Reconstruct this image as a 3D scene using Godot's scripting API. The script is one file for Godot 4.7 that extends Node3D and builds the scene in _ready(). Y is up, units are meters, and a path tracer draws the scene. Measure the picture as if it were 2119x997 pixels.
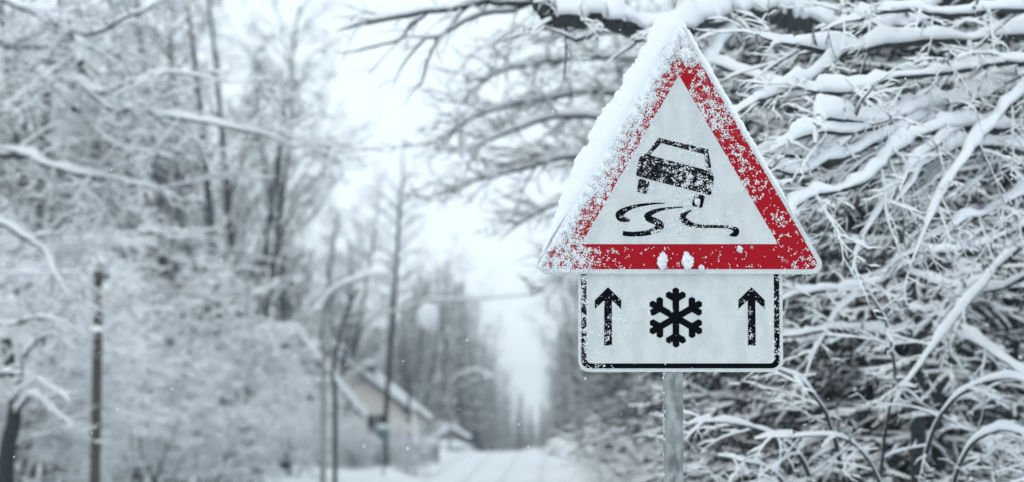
extends Node3D

# ---------------------------------------------------------------- numbers of the place
const UP := Vector3.UP
const EYE := Vector3(0, 1.7, 0)
const LENS := 5333.0            # focal length in pixels of the 2119 wide photograph
const PITCH := 0.0761           # the camera looks up a little
const SIGN_D := 8.0

var rng := RandomNumberGenerator.new()
var used := {}
var M := {}
var lumps := FastNoiseLite.new()
var fine := FastNoiseLite.new()
var broad := FastNoiseLite.new()


func _ready() -> void:
	# camera: level street view, long lens, focus on the sign
	var cam := Camera3D.new()
	cam.name = "camera"
	add_child(cam)
	cam.position = EYE
	cam.rotation.x = PITCH
	var lens := CameraAttributesPhysical.new()
	lens.frustum_focal_length = 12.0 / (498.5 / LENS)
	lens.frustum_focus_distance = 8.05
	lens.exposure_aperture = 4.9
	lens.frustum_near = 0.1
	lens.frustum_far = 1500.0
	cam.attributes = lens
	cam.current = true
	# overcast sky, a broad soft sun, thin cold haze
	var env := Environment.new()
	var sky := ProceduralSkyMaterial.new()
	sky.sky_top_color = Color(0.83, 0.885, 0.92)
	sky.sky_horizon_color = Color(0.886, 0.933, 0.964)
	sky.sky_curve = 0.15
	sky.ground_bottom_color = Color(0.62, 0.68, 0.72)
	sky.ground_horizon_color = Color(0.80, 0.86, 0.90)
	sky.sky_energy_multiplier = 1.26
	sky.sun_angle_max = 1.0
	env.background_mode = Environment.BG_SKY
	env.sky = Sky.new()
	env.sky.sky_material = sky
	env.tonemap_mode = Environment.TONE_MAPPER_LINEAR
	env.tonemap_exposure = 0.85
	env.sdfgi_enabled = true
	env.ssao_enabled = true
	env.ssil_enabled = true
	env.fog_enabled = true
	env.fog_light_color = Color(0.93, 0.96, 0.985)
	env.fog_density = 0.0009
	var world := WorldEnvironment.new()
	world.name = "world"
	world.environment = env
	add_child(world)
	var sun := DirectionalLight3D.new()
	sun.name = "sun"
	sun.light_color = Color(1.0, 0.985, 0.96)
	sun.light_energy = 0.31
	sun.light_angular_distance = 25.0
	sun.shadow_enabled = true
	add_child(sun)
	sun.look_at_from_position(Vector3(-6, 11, 8), Vector3.ZERO)
	# materials and noises
	rng.seed = 20240117
	for q in [[lumps, 0.055, 3, 11], [fine, 0.24, 3, 23], [broad, 0.014, 2, 5]]:
		q[0].noise_type = FastNoiseLite.TYPE_SIMPLEX_SMOOTH
		q[0].frequency = q[1]
		q[0].fractal_octaves = q[2]
		q[0].seed = q[3]
	M = {
		"snow": mat(Color(0.86, 0.885, 0.91), 1.0), "road_snow": mat(Color(0.85, 0.88, 0.905), 1.0), "packed_snow": mat(Color(0.76, 0.79, 0.82), 0.9),
		"bark": mottled(Color(0.13, 0.15, 0.16), Color(0.22, 0.245, 0.25), 0.95, 0.03, Vector3(4, 2, 4), 31), "far_bark": mat(Color(0.042, 0.053, 0.060)), "needles": mat(Color(0.030, 0.042, 0.044)), "twig": mat(Color(0.065, 0.077, 0.085)),
		"sign_white": mottled(Color(0.765, 0.785, 0.789), Color(0.795, 0.811, 0.813), 0.45, 0.02, Vector3(3.1, 1.6, 3.1), 41), "sign_red": mat(Color(0.36, 0.004, 0.014), 0.45), "sign_black": mat(Color(0.002, 0.0035, 0.006), 0.7),
		"galvanised": mottled(Color(0.44, 0.46, 0.465), Color(0.60, 0.62, 0.625), 0.6, 0.014, Vector3(5, 3.2, 5), 8), "cable": mat(Color(0.05, 0.055, 0.06), 0.6), "pole_wood": mottled(Color(0.21, 0.205, 0.19), Color(0.31, 0.30, 0.28), 0.95, 0.03, Vector3(6, 0.7, 6), 17), "dark_wood": mat(Color(0.07, 0.075, 0.075), 0.9),
		"lamp_green": mat(Color(0.24, 0.27, 0.25), 0.6), "frame": mat(Color(0.6, 0.63, 0.64), 0.6), "dark_glass": mat(Color(0.03, 0.04, 0.05), 0.1), "teal_panel": mat(Color(0.10, 0.16, 0.17), 0.6),
		"roof": mat(Color(0.09, 0.08, 0.08)), "cream_plaster": mat(Color(0.78, 0.73, 0.665)), "grey_plaster": mat(Color(0.36, 0.37, 0.39)), "dark_stone": mat(Color(0.12, 0.13, 0.14)),
	}
	M.galvanised.metallic = 0.25
	M.sign_black.metallic_specular = 0.08
	M.sign_red.metallic_specular = 0.2
	for key: String in M:
		M[key].resource_name = key
	build_ground()
	build_sign()
	build_street()
	build_trees()
	build_snowfall()


func mottled(low: Color, high: Color, rough: float, frequency: float, scale: Vector3, number: int, middle := 0.5) -> StandardMaterial3D:
	# a surface whose tone wanders between two colours
	var m := mat(Color(1, 1, 1), rough)
	var noise := NoiseTexture2D.new()
	noise.noise = FastNoiseLite.new()
	noise.noise.noise_type = FastNoiseLite.TYPE_SIMPLEX_SMOOTH
	noise.noise.frequency = frequency
	noise.noise.fractal_octaves = 5
	noise.noise.seed = number
	noise.width = 256
	noise.height = 256
	noise.seamless = true
	var ramp := Gradient.new()
	ramp.offsets = PackedFloat32Array([0.0, middle - 0.18, middle + 0.12, 1.0])
	ramp.colors = PackedColorArray([low.lerp(high, -0.6), low, high, high.lerp(low, -0.6)])
	noise.color_ramp = ramp
	m.albedo_texture = noise
	m.uv1_triplanar = true
	m.uv1_world_triplanar = true
	m.uv1_scale = scale
	return m


# ---------------------------------------------------------------- helpers
class Buf:
	var v := PackedVector3Array()
	var n := PackedVector3Array()
	var f := PackedInt32Array()

	func tri(a: Vector3, b: Vector3, c: Vector3) -> void:      # clockwise seen from outside
		var k := v.size()
		var m := (c - a).cross(b - a).normalized()
		v.append(a); v.append(b); v.append(c)
		n.append(m); n.append(m); n.append(m)
		f.append(k); f.append(k + 1); f.append(k + 2)

	func quad(a: Vector3, b: Vector3, c: Vector3, d: Vector3) -> void:
		tri(a, b, c)
		tri(a, c, d)


class Wood:
	var trunk := Buf.new()
	var bark := Buf.new()
	var snow := Buf.new()


func rf(a: float, b: float) -> float:
	return rng.randf_range(a, b)


func numbered(called: String) -> String:
	var k: int = used.get(called, 0)
	used[called] = k + 1
	return called if k == 0 else "%s_%03d" % [called, k]


func at(u: float, v: float, d: float) -> Vector3:
	# the point of the place that the photograph shows at (u, v), d metres away
	var y := (498.5 - v) / LENS
	var s := d / (cos(PITCH) - y * sin(PITCH))
	return EYE + Vector3((u - 1059.5) / LENS, y * cos(PITCH) + sin(PITCH), y * sin(PITCH) - cos(PITCH)) * s


func mat(color: Color, rough := 0.9, metal := 0.0) -> StandardMaterial3D:
	var m := StandardMaterial3D.new()
	m.albedo_color = color.linear_to_srgb()
	m.roughness = rough
	m.metallic = metal
	return m


func add_surface(mesh: ArrayMesh, b: Buf, m: Material) -> void:
	if b.f.is_empty():
		return
	var a := []
	a.resize(Mesh.ARRAY_MAX)
	a[Mesh.ARRAY_VERTEX] = b.v
	a[Mesh.ARRAY_NORMAL] = b.n
	a[Mesh.ARRAY_INDEX] = b.f
	mesh.add_surface_from_arrays(Mesh.PRIMITIVE_TRIANGLES, a)
	mesh.surface_set_material(mesh.get_surface_count() - 1, m)


func obj(called: String, parent: Node3D, b: Buf, m: Material, b2: Buf = null, m2: Material = null) -> MeshInstance3D:
	var mesh := ArrayMesh.new()
	add_surface(mesh, b, m)
	if b2:
		add_surface(mesh, b2, m2)
	var o := MeshInstance3D.new()
	o.mesh = mesh
	o.name = numbered(called) if parent == self else called
	parent.add_child(o, true)
	return o


func tag(o: Node3D, label: String, category: String, group := "", kind := "") -> void:
	if label: o.set_meta("label", label)
	if category: o.set_meta("category", category)
	if group: o.set_meta("group", group)
	elif o.has_meta("group"): o.remove_meta("group")
	if kind: o.set_meta("kind", kind)


func thing(called: String, label: String, category: String, where: Vector3, group := "") -> Node3D:
	var o := Node3D.new()
	o.name = numbered(called)
	add_child(o)
	o.position = where
	tag(o, label, category, group)
	return o


func copy(o: Node3D, label: String, group := "") -> Node3D:
	var c: Node3D = o.duplicate()
	c.name = numbered(str(o.name).rstrip("0123456789_"))
	add_child(c)
	tag(c, label, "", group)
	return c


func tube(b: Buf, pts: PackedVector3Array, rad: PackedFloat32Array, sides: int, capped := false) -> void:
	var k := b.v.size()
	var m := pts.size()
	var t := (pts[1] - pts[0]).normalized()
	var u := t.cross(Vector3(0.2, 0.1, 0.97)).normalized()
	var cs := PackedFloat32Array()
	var sn := PackedFloat32Array()
	for j in sides:
		cs.append(cos(TAU * j / sides))
		sn.append(sin(TAU * j / sides))
	for i in m:
		if i > 0:
			t = (pts[mini(i + 1, m - 1)] - pts[i - 1]).normalized()
		u = (u - t * u.dot(t)).normalized()
		var w := t.cross(u)
		var p := pts[i]
		var r := rad[i]
		for j in sides:
			var o := u * cs[j] + w * sn[j]
			b.v.append(p + o * r)
			b.n.append(o)
	for i in m - 1:
		for j in sides:
			var a := k + i * sides + j
			var c := k + i * sides + (j + 1) % sides
			b.f.append(a); b.f.append(a + sides); b.f.append(c)
			b.f.append(c); b.f.append(a + sides); b.f.append(c + sides)
	if capped:
		for e: int in [0, m - 1]:
			var q := b.v.size()
			var d := (pts[0] - pts[1]).normalized() if e == 0 else (pts[m - 1] - pts[m - 2]).normalized()
			b.v.append(pts[e]); b.n.append(d)
			for j in sides:
				b.v.append(b.v[k + e * sides + j]); b.n.append(d)
			for j in sides:
				b.f.append(q)
				if e == 0:
					b.f.append(q + 1 + j); b.f.append(q + 1 + (j + 1) % sides)
				else:
					b.f.append(q + 1 + (j + 1) % sides); b.f.append(q + 1 + j)


# snow lying on a branch: a ridge on its upper side, thick where the branch is level and gone where it is steep
func snow_on(b: Buf, pts: PackedVector3Array, rad: PackedFloat32Array, k: int, high: float, wide: float, clumps := 0.0) -> void:
	var m := pts.size()
	var q := b.v.size()
	var h := high * rf(0.6, 1.3)
	for i in m:
		var t := (pts[mini(i + 1, m - 1)] - pts[maxi(i - 1, 0)]).normalized()
		var level := sqrt(maxf(0.0, 1.0 - t.y * t.y))
		var u := Vector3(-t.z, 0, t.x)
		u = u.normalized() if level > 0.02 else Vector3.RIGHT
		var w := u.cross(t)
		if w.y < 0.0:
			w = -w
		u = w.cross(t)
		h = lerpf(h, high * rf(0.1, 1.9), 0.55)
		if clumps > 0.0:
			h = high * maxf(0.12, 0.95 + clumps * (lumps.get_noise_3dv(pts[i] * 55.0) * 1.5 + broad.get_noise_3dv(pts[i] * 90.0)))
		var fade := 0.35 if i == m - 1 else 1.0
		var rise := h * level * level * fade
		var r := rad[i]
		var half := r * (0.75 + 0.3 * level) + wide * level * level * fade * (0.7 + 0.3 * h / high)
		var base := pts[i] + w * r * 0.15
		for j in k:
			var a := PI * (1.0 - float(j) / (k - 1))
			var x := cos(a)
			var y := sin(a)
			if clumps > 0.0:
				var bump := 1.0 + 0.22 * fine.get_noise_3dv((pts[i] + u * x * 0.1 + w * y * 0.1) * 45.0)
				x *= bump
				y *= bump
			b.v.append(base + u * (half * x) + w * ((r + rise) * y) - w * (0.0 if k > 3 or j == 1 else r * 0.2))
			b.n.append((u * x + w * (y + 0.15)).normalized())
	for i in m - 1:
		for j in k:
			var a := q + i * k + j
			var c := q + i * k + (j + 1) % k
			b.f.append(a); b.f.append(c); b.f.append(a + k)
			b.f.append(c); b.f.append(c + k); b.f.append(a + k)


func grow(w: Wood, p: Vector3, dir: Vector3, length: float, r0: float, lv: int, levels: Array) -> void:
	var q: Dictionary = levels[lv]
	var n := maxi(2, ceili(length / float(q.seg)))
	var step := length / n
	var pts := PackedVector3Array()
	var rad := PackedFloat32Array()
	var d := dir
	var wob: float = q.wob
	var trop: float = q.trop
	var taper: float = q.taper
	for i in n + 1:
		pts.append(p)
		rad.append(r0 * (1.0 - taper * i / n))
		d = (d + Vector3(rf(-wob, wob), rf(-wob, wob), rf(-wob, wob)) + UP * trop).normalized()
		p += d * step
	tube(w.trunk if lv == 0 else w.bark, pts, rad, q.sides)
	if q.sh > 0.0:
		snow_on(w.snow, pts, rad, q.k, q.sh, q.sw)
	sprout(w, pts, rad, lv, levels)


func sprout(w: Wood, pts: PackedVector3Array, rad: PackedFloat32Array, lv: int, levels: Array) -> void:
	if lv + 1 >= levels.size():
		return
	var q: Dictionary = levels[lv]
	var n := pts.size() - 1
	var length := 0.0
	for i in n:
		length += pts[i].distance_to(pts[i + 1])
	var m := int(length * float(q.dens) + rf(0, 1))
	for c in m:
		var t := lerpf(q.start, 1.0, (c + rf(0, 1)) / m)
		var i := mini(int(t * n), n - 1)
		var base := pts[i].lerp(pts[i + 1], t * n - i)
		var axis := (pts[i + 1] - pts[i]).normalized()
		var side := axis.cross(Vector3(rf(-1, 1), rf(-1, 1), rf(-1, 1))).normalized()
		var ang := deg_to_rad(rf(q.amin, q.amax))
		var cd := axis * cos(ang) + side * sin(ang)
		cd.y = cd.y * (1.0 - float(q.flat)) + float(q.lift)
		var size := clampf(length * float(q.ratio) * lerpf(1.0, q.tip, t), q.lmin, q.lmax) * rf(0.6, 1.25)
		grow(w, base, cd.normalized(), size, maxf(float(q.rmin), rad[i] * float(q.rr)), lv + 1, levels)


func lv(seg: float, wob: float, trop: float, taper: float, sides: int, k: int, sh: float, sw: float, dens := 0.0, start := 0.2, ratio := 0.4, tip := 0.4, lmin := 0.15, lmax := 9.0, amin := 35.0, amax := 70.0, flat := 0.0, lift := 0.0, rr := 0.5, rmin := 0.003) -> Dictionary:
	return {"seg": seg, "wob": wob, "trop": trop, "taper": taper, "sides": sides, "k": k, "sh": sh, "sw": sw, "dens": dens, "start": start, "ratio": ratio, "tip": tip, "lmin": lmin, "lmax": lmax, "amin": amin, "amax": amax, "flat": flat, "lift": lift, "rr": rr, "rmin": rmin}


func box(b: Buf, lo: Vector3, hi: Vector3, turn := Transform3D.IDENTITY) -> void:
	var c := []
	for i in 8:
		c.append(turn * Vector3(hi.x if i & 1 else lo.x, hi.y if i & 2 else lo.y, hi.z if i & 4 else lo.z))
	for q in [[4, 6, 7, 5], [1, 3, 2, 0], [5, 7, 3, 1], [0, 2, 6, 4], [6, 2, 3, 7], [0, 4, 5, 1]]:
		b.quad(c[q[0]], c[q[1]], c[q[2]], c[q[3]])


# a lump of snow: a ball pushed in and out by noise
func lump(b: Buf, mid: Vector3, size: Vector3, rough: float, rings := 10, seed_at := 0.0) -> void:
	var q := b.v.size()
	var m := rings * 2
	for i in rings + 1:
		for j in m:
			var a := PI * i / rings
			var e := TAU * j / m
			var d := Vector3(sin(a) * cos(e), cos(a), sin(a) * sin(e))
			var r := 1.0 + rough * (lumps.get_noise_3dv(d * 28.0 + Vector3.ONE * seed_at) * 1.2 + fine.get_noise_3dv(d * 22.0 + Vector3.ONE * seed_at))
			b.v.append(mid + d * size * r)
			b.n.append(d)
	for i in rings:
		for j in m:
			var a := q + i * m + j
			var c := q + i * m + (j + 1) % m
			b.f.append(a); b.f.append(a + m); b.f.append(c)
			b.f.append(c); b.f.append(a + m); b.f.append(c + m)
	smooth(b, q)


func line(pts: Array, r0: float, r1: float, per := 6) -> Array:
	# a smooth run through the points, and its radii
	var out := PackedVector3Array()
	var rad := PackedFloat32Array()
	var n := pts.size() - 1
	for i in n:
		var a: Vector3 = pts[maxi(i - 1, 0)]
		var b: Vector3 = pts[i]
		var c: Vector3 = pts[i + 1]
		var d: Vector3 = pts[mini(i + 2, n)]
		for j in per:
			var t := float(j) / per
			out.append(b.cubic_interpolate(c, a, d, t))
			rad.append(lerpf(r0, r1, (i + t) / n))
	out.append(pts[n])
	rad.append(r1)
	return [out, rad]


func tubes(b: Buf, pts: Array, r: float, sides := 8) -> void:
	var p := PackedVector3Array(pts)
	var rad := PackedFloat32Array()
	rad.resize(p.size())
	rad.fill(r)
	tube(b, p, rad, sides, true)


# normals of all vertices from number q on, from the faces round them
func smooth(b: Buf, q: int) -> void:
	for i in range(q, b.v.size()):
		b.n[i] = Vector3.ZERO
	for i in range(0, b.f.size(), 3):
		if b.f[i] < q:
			continue
		var m := (b.v[b.f[i + 2]] - b.v[b.f[i]]).cross(b.v[b.f[i + 1]] - b.v[b.f[i]])
		for j in 3:
			b.n[b.f[i + j]] += m
	for i in range(q, b.v.size()):
		b.n[i] = b.n[i].normalized() if b.n[i].length_squared() > 0.0 else Vector3.BACK


# ---------------------------------------------------------------- the sign
# Shapes on the sign are given in units of K metres: u to the right, v downwards, from the middle of the triangle's lower edge (1407, 566).
var K := 0.0015

func face(u: float, v: float, z := 0.0) -> Vector3:
	return Vector3((u - 1407.0) * K, (565.8 - v) * K, z)


func rounded(corners: PackedVector2Array, r: float, steps := 8) -> PackedVector2Array:
	var out := PackedVector2Array()
	var n := corners.size()
	for i in n:
		var c := corners[i]
		var a := (corners[(i + n - 1) % n] - c).normalized()
		var b := (corners[(i + 1) % n] - c).normalized()
		var half := acos(clampf(a.dot(b), -1, 1)) / 2.0
		var mid := c + (a + b).normalized() * r / sin(half)
		var p := c + a * r / tan(half)
		var e := c + b * r / tan(half)
		var from := (p - mid).angle()
		var turn := wrapf((e - mid).angle() - from, -PI, PI)
		for j in steps + 1:
			out.append(mid + Vector2.from_angle(from + turn * j / steps) * r)
	return out


# a sheet of film (or, with a back, a plate) in the outline's shape
func sheet(b: Buf, outline: PackedVector2Array, z: float, back := 0.0) -> void:
	var ids := Geometry2D.triangulate_polygon(outline)
	for side: int in ([0, 1] if back > 0.0 else [0]):
		for i in range(0, ids.size(), 3):
			var p := []
			for j in 3:
				p.append(face(outline[ids[i + j]].x, outline[ids[i + j]].y, z - back * side))
			var up: bool = ((p[2] - p[0]).cross(p[1] - p[0]).z > 0.0) == (side == 0)
			if up:
				b.tri(p[0], p[1], p[2])
			else:
				b.tri(p[0], p[2], p[1])
	if back > 0.0:
		var n := outline.size()
		var flip := Geometry2D.is_polygon_clockwise(outline)
		for i in n:
			var p := face(outline[i].x, outline[i].y, z)
			var q := face(outline[(i + 1) % n].x, outline[(i + 1) % n].y, z)
			var d := Vector3(0, 0, back)
			if flip:
				b.quad(p, q, q - d, p - d)
			else:
				b.quad(q, p, p - d, q - d)


# a brush stroke that runs through the points with those widths
func stroke(b: Buf, pts: Array, widths: Array, z: float) -> void:
	var p := PackedVector2Array()
	var w := PackedFloat32Array()
	var n := pts.size() - 1
	for i in n:
		for j in 6:
			var t := j / 6.0
			var a: Vector2 = pts[i]
			p.append(a.cubic_interpolate(pts[i + 1], pts[maxi(i - 1, 0)], pts[mini(i + 2, n)], t))
			w.append(lerpf(widths[i], widths[i + 1], t))
	p.append(pts[n])
	w.append(widths[n])
	for i in p.size():
		var d := (p[mini(i + 1, p.size() - 1)] - p[maxi(i - 1, 0)]).normalized().orthogonal() * w[i] / 2.0
		b.v.append(face(p[i].x + d.x, p[i].y + d.y, z))
		b.v.append(face(p[i].x - d.x, p[i].y - d.y, z))
		b.n.append(Vector3.BACK)
		b.n.append(Vector3.BACK)
	for i in p.size() - 1:
		for q: Array in [[2 * i, 2 * i + 2, 2 * i + 1], [2 * i + 1, 2 * i + 2, 2 * i + 3]]:
			if (b.v[q[2]] - b.v[q[0]]).cross(b.v[q[1]] - b.v[q[0]]).z < 0.0:
				q.reverse()
			b.f.append(q[0]); b.f.append(q[1]); b.f.append(q[2])


func flake_outline(mid: Vector2) -> PackedVector2Array:
	var all := PackedVector2Array()
	for i in 6:
		var d := Vector2.UP.rotated(TAU * i / 6)
		for bar in [[Vector2.ZERO, d, 62.5], [d * 38.3, d.rotated(PI / 3), 23.7], [d * 38.3, d.rotated(-PI / 3), 23.7]]:
			var from: Vector2 = bar[0]
			var along: Vector2 = bar[1]
			var long: float = bar[2]
			var w := 6.85
			var side := along.orthogonal() * w
			var one := PackedVector2Array([from - side, from + side, from + along * (long - w * 0.577) + side, from + along * long, from + along * (long - w * 0.577) - side])
			if all.is_empty():
				all = one
			else:
				all = Geometry2D.merge_polygons(all, one)[0]
	for i in all.size():
		all[i] += mid
	return all


func step01(a: float, b: float, x: float) -> float:
	return smoothstep(a, b, x)


# how much snow clings to the triangle at (u, v): 0 none, 1 buried
func cling(u: float, v: float) -> float:
	var left := (u - (1407.3 - (v - 30.8) * 0.5774)) * 0.866      # from the left edge, the right edge and the lower edge
	var right := ((1407.3 + (v - 30.8) * 0.5774) - u) * 0.866
	var low := 565.8 - v
	var inner := minf(minf(left, right), low) - 61.6             # above 0 inside the white triangle
	var near := lerpf(0.4, 1.0, step01(14.0, 110.0, low))
	var wide := left + 5.0 * broad.get_noise_2d(u * 3.0, v * 3.0)
	var c := 0.98 - 0.47 * step01(3.0 * near, 40.0 * near, wide) - 0.09 * step01(42.0, 62.0, left) - 0.32 * step01(62.0, 95.0, left)
	c = maxf(c, 1.05 - 0.42 * step01(48.0, 96.0, v) - 0.5 * step01(104.0, 190.0, v))            # the top
	if right < 75.0 and left > 90.0:
		c = maxf(c, lerpf(0.32, 0.45, step01(430.0, 170.0, v)))
	if low < 56.0:
		c = maxf(c, 0.245 + 0.30 * step01(1330.0, 1160.0, u))
	if inner > 0.0:
		c = minf(c, 0.27 + 0.28 * step01(14.0, 0.0, inner) * step01(1407.0, 1300.0, u))
		var e := Vector2((u - 1398.0) / 105.0, (v - 352.0) / 84.0).length()
		var f := Vector2((u - 1402.0) / 160.0, (v - 456.0) / 44.0).length()
		c = maxf(c, maxf(lerpf(0.41, 0.2, step01(0.7, 1.15, e)), lerpf(0.36, 0.2, step01(0.7, 1.1, f))))
	if right < 9.0 and v < 480.0:
		c = maxf(c, 0.55)
	return c


func cling_plate(u: float, v: float) -> float:
	var c := 0.24
	if u < 1219.0:
		c = 0.44
	elif u < 1300.0:
		c = 0.32
	elif u > 1598.0:
		c = 0.36
	elif u > 1520.0:
		c = 0.31
	elif absf(u - 1399.0) < 64.0 and absf(v - 655.0) < 68.0:
		c = 0.14
	if v > 748.0:
		c = lerpf(0.33, 0.20, step01(1230.0, 1330.0, u))
	return c


# snow stuck to a face of the sign, as a relief that sinks under the face wherever nothing clings
func stuck_snow(b: Buf, lo: Vector2, hi: Vector2, z: float, which: int) -> void:
	var cell := 1.1
	var nx := int((hi.x - lo.x) / cell)
	var ny := int((hi.y - lo.y) / cell)
	var ids := PackedInt32Array()
	ids.resize((nx + 1) * (ny + 1))
	ids.fill(-1)
	var h := PackedFloat32Array()
	h.resize(ids.size())
	for j in ny + 1:
		var v := lo.y + j * cell
		for i in nx + 1:
			var u := lo.x + i * cell
			if which == 0:
				var e := (v - 30.8) * 0.5774 - 6.0
				var near := INF
				for corner: Vector2 in [Vector2(1134.7, 544.8), Vector2(1679.8, 544.8)]:
					if absf(u - 1407.3) > 272.5 - (544.8 - v) * 0.57 and v > 520.0:
						near = minf(near, Vector2(u, v).distance_to(corner))
				if absf(u - 1407.3) > e or near < INF and near > 20.0:
					h[j * (nx + 1) + i] = -1.0
					continue
			var c := cling(u, v) if which == 0 else cling_plate(u, v)
			var s := 0.5 + 0.30 * lumps.get_noise_2d(u, v) + 0.42 * fine.get_noise_2d(u, v) + 0.12 * broad.get_noise_2d(u * 0.7, v * 0.7)
			var x := c - 0.06 - s
			var thick := x * 0.024
			if x > 0.0:
				thick = minf(x * 0.03, 0.006) + maxf(0.0, c - 0.72) * 0.016
			h[j * (nx + 1) + i] = clampf(thick, -0.004, 0.03)
	for j in ny:
		for i in nx:
			var q := [j * (nx + 1) + i, j * (nx + 1) + i + 1, (j + 1) * (nx + 1) + i + 1, (j + 1) * (nx + 1) + i]
			if maxf(maxf(h[q[0]], h[q[1]]), maxf(h[q[2]], h[q[3]])) <= 0.0 or minf(minf(h[q[0]], h[q[1]]), minf(h[q[2]], h[q[3]])) < -0.5:
				continue
			for k: int in q:
				if ids[k] < 0:
					ids[k] = b.v.size()
					b.v.append(face(lo.x + (k % (nx + 1)) * cell, lo.y + (k / (nx + 1)) * cell, z + h[k]))
					b.n.append(Vector3.BACK)
			b.f.append(ids[q[0]]); b.f.append(ids[q[1]]); b.f.append(ids[q[2]])
			b.f.append(ids[q[0]]); b.f.append(ids[q[2]]); b.f.append(ids[q[3]])


# the thin frost between the clumps: a see-through film, thick where much snow clings
func frost_film(outline: PackedVector2Array, lo: Vector2, hi: Vector2, z: float, which: int, parent: Node3D) -> void:
	var w := int((hi.x - lo.x) / 0.9)
	var h := int((hi.y - lo.y) / 0.9)
	var im := Image.create_empty(w, h, false, Image.FORMAT_RGBA8)
	for j in h:
		var v := lo.y + (j + 0.5) * 0.9
		for i in w:
			var u := lo.x + (i + 0.5) * 0.9
			var c := cling(u, v) if which == 0 else cling_plate(u, v)
			var n := 0.55 * fine.get_noise_2d(u * 1.9 + 300.0, v * 1.9) + 0.5 * lumps.get_noise_2d(u * 1.4, v * 1.4 + 90.0)
			im.set_pixel(i, j, Color(0.945, 0.955, 0.965, clampf(0.8 * (c - 0.44) + 0.85 * (c + 0.02) * n, 0.0, 0.9)))
	var ids := Geometry2D.triangulate_polygon(outline)
	var vs := PackedVector3Array()
	var ns := PackedVector3Array()
	var uv := PackedVector2Array()
	for p in outline:
		vs.append(face(p.x, p.y, z))
		ns.append(Vector3.BACK)
		uv.append((p - lo) / (hi - lo))
	for i in range(0, ids.size(), 3):
		if (vs[ids[i + 2]] - vs[ids[i]]).cross(vs[ids[i + 1]] - vs[ids[i]]).z < 0.0:
			var k := ids[i]
			ids[i] = ids[i + 1]
			ids[i + 1] = k
	var a := []
	a.resize(Mesh.ARRAY_MAX)
	a[Mesh.ARRAY_VERTEX] = vs
	a[Mesh.ARRAY_NORMAL] = ns
	a[Mesh.ARRAY_TEX_UV] = uv
	a[Mesh.ARRAY_INDEX] = ids
	var m := StandardMaterial3D.new()
	m.resource_name = "frost"
	m.albedo_texture = ImageTexture.create_from_image(im)
	m.transparency = BaseMaterial3D.TRANSPARENCY_ALPHA
	m.roughness = 1.0
	m.metallic_specular = 0.0
	m.texture_repeat = false
	var mesh := ArrayMesh.new()
	mesh.add_surface_from_arrays(Mesh.PRIMITIVE_TRIANGLES, a)
	mesh.surface_set_material(0, m)
	var o := MeshInstance3D.new()
	o.name = "frost_film"
	o.mesh = mesh
	parent.add_child(o, true)


# the drift that hangs on the triangle's edges: along the left one, over the top and thinly down the right one
func drift(b: Buf) -> void:
	var path := []                                              # [point, outward direction, reach outwards, reach inwards, height to the front]
	var left := Vector2(-0.866, -0.5)
	var right := Vector2(0.866, -0.5)
	var foot := Vector2(1119.0, 529.0)
	var top_l := Vector2(1407.3, 72.8) + left * 21.0
	for i in 131:
		var t := i / 130.0
		var p := foot.lerp(top_l, t)
		path.append([p, left, lerpf(0.5, 36.0, pow(step01(-0.02, 0.5, t), 0.7)), lerpf(6.0, 25.0, step01(0.0, 0.3, t)), lerpf(0.007, 0.022, step01(0.0, 0.3, t)) * step01(-0.02, 0.05, t)])
	for i in range(1, 24):
		var t := i / 24.0
		var d := left.rotated(deg_to_rad(120.0 * t))
		path.append([Vector2(1407.3, 72.8) + d * 21.0, d, lerpf(36.0, 3.0, step01(0.1, 0.95, t)), lerpf(25.0, 12.0, t), lerpf(0.022, 0.008, t)])
	for i in 100:
		var t := i / 99.0
		var p := (Vector2(1407.3, 72.8) + right * 21.0).lerp(Vector2(1646.0, 445.0), t)
		path.append([p, right, lerpf(4.5, 1.5, t) * (0.6 + 0.4 * step01(1.0, 0.85, t)), lerpf(10.0, 3.0, t), lerpf(0.008, 0.003, t)])
	var q := b.v.size()
	var m := 22
	for i in path.size():
		var s: Array = path[i]
		var p: Vector2 = s[0]
		var d: Vector2 = s[1]
		var out: float = s[2]
		var into: float = s[3]
		var front: float = s[4]
		for j in m:
			var a := TAU * j / m
			var x := cos(a)
			var e := out * x if x > 0.0 else into * x
			var z := sin(a)
			var flat := p + d * e
			if x < 0.0 and z > 0.0:
				z = pow(0.5 + 0.5 * cos(PI * x), 1.7)
			var sway := lumps.get_noise_3d(flat.x * 0.55, flat.y * 0.55, z * 12.0) * 0.26 + fine.get_noise_3d(flat.x * 0.8, flat.y * 0.8, z * 14.0) * 0.10 + broad.get_noise_2d(p.x, p.y) * 0.16
			var swell := 1.0 + sway * (1.0 if x > -0.3 else 0.35)
			flat = p + d * (e * swell + (1.0 + x) * 0.5 * (2.6 * fine.get_noise_2d(p.x * 0.45, p.y * 0.45) + 2.2 * lumps.get_noise_2d(p.x * 1.3, p.y * 1.3)))
			b.v.append(face(flat.x, flat.y, 0.001 + z * (front if z > 0.0 else front * 0.8 + 0.004) * (1.0 + sway * 0.5)))
			b.n.append(Vector3.BACK)
	for i in path.size() - 1:
		for j in m:
			var a := q + i * m + j
			var c := q + i * m + (j + 1) % m
			b.f.append(a); b.f.append(a + m); b.f.append(c)
			b.f.append(c); b.f.append(a + m); b.f.append(c + m)
	smooth(b, q)


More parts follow.
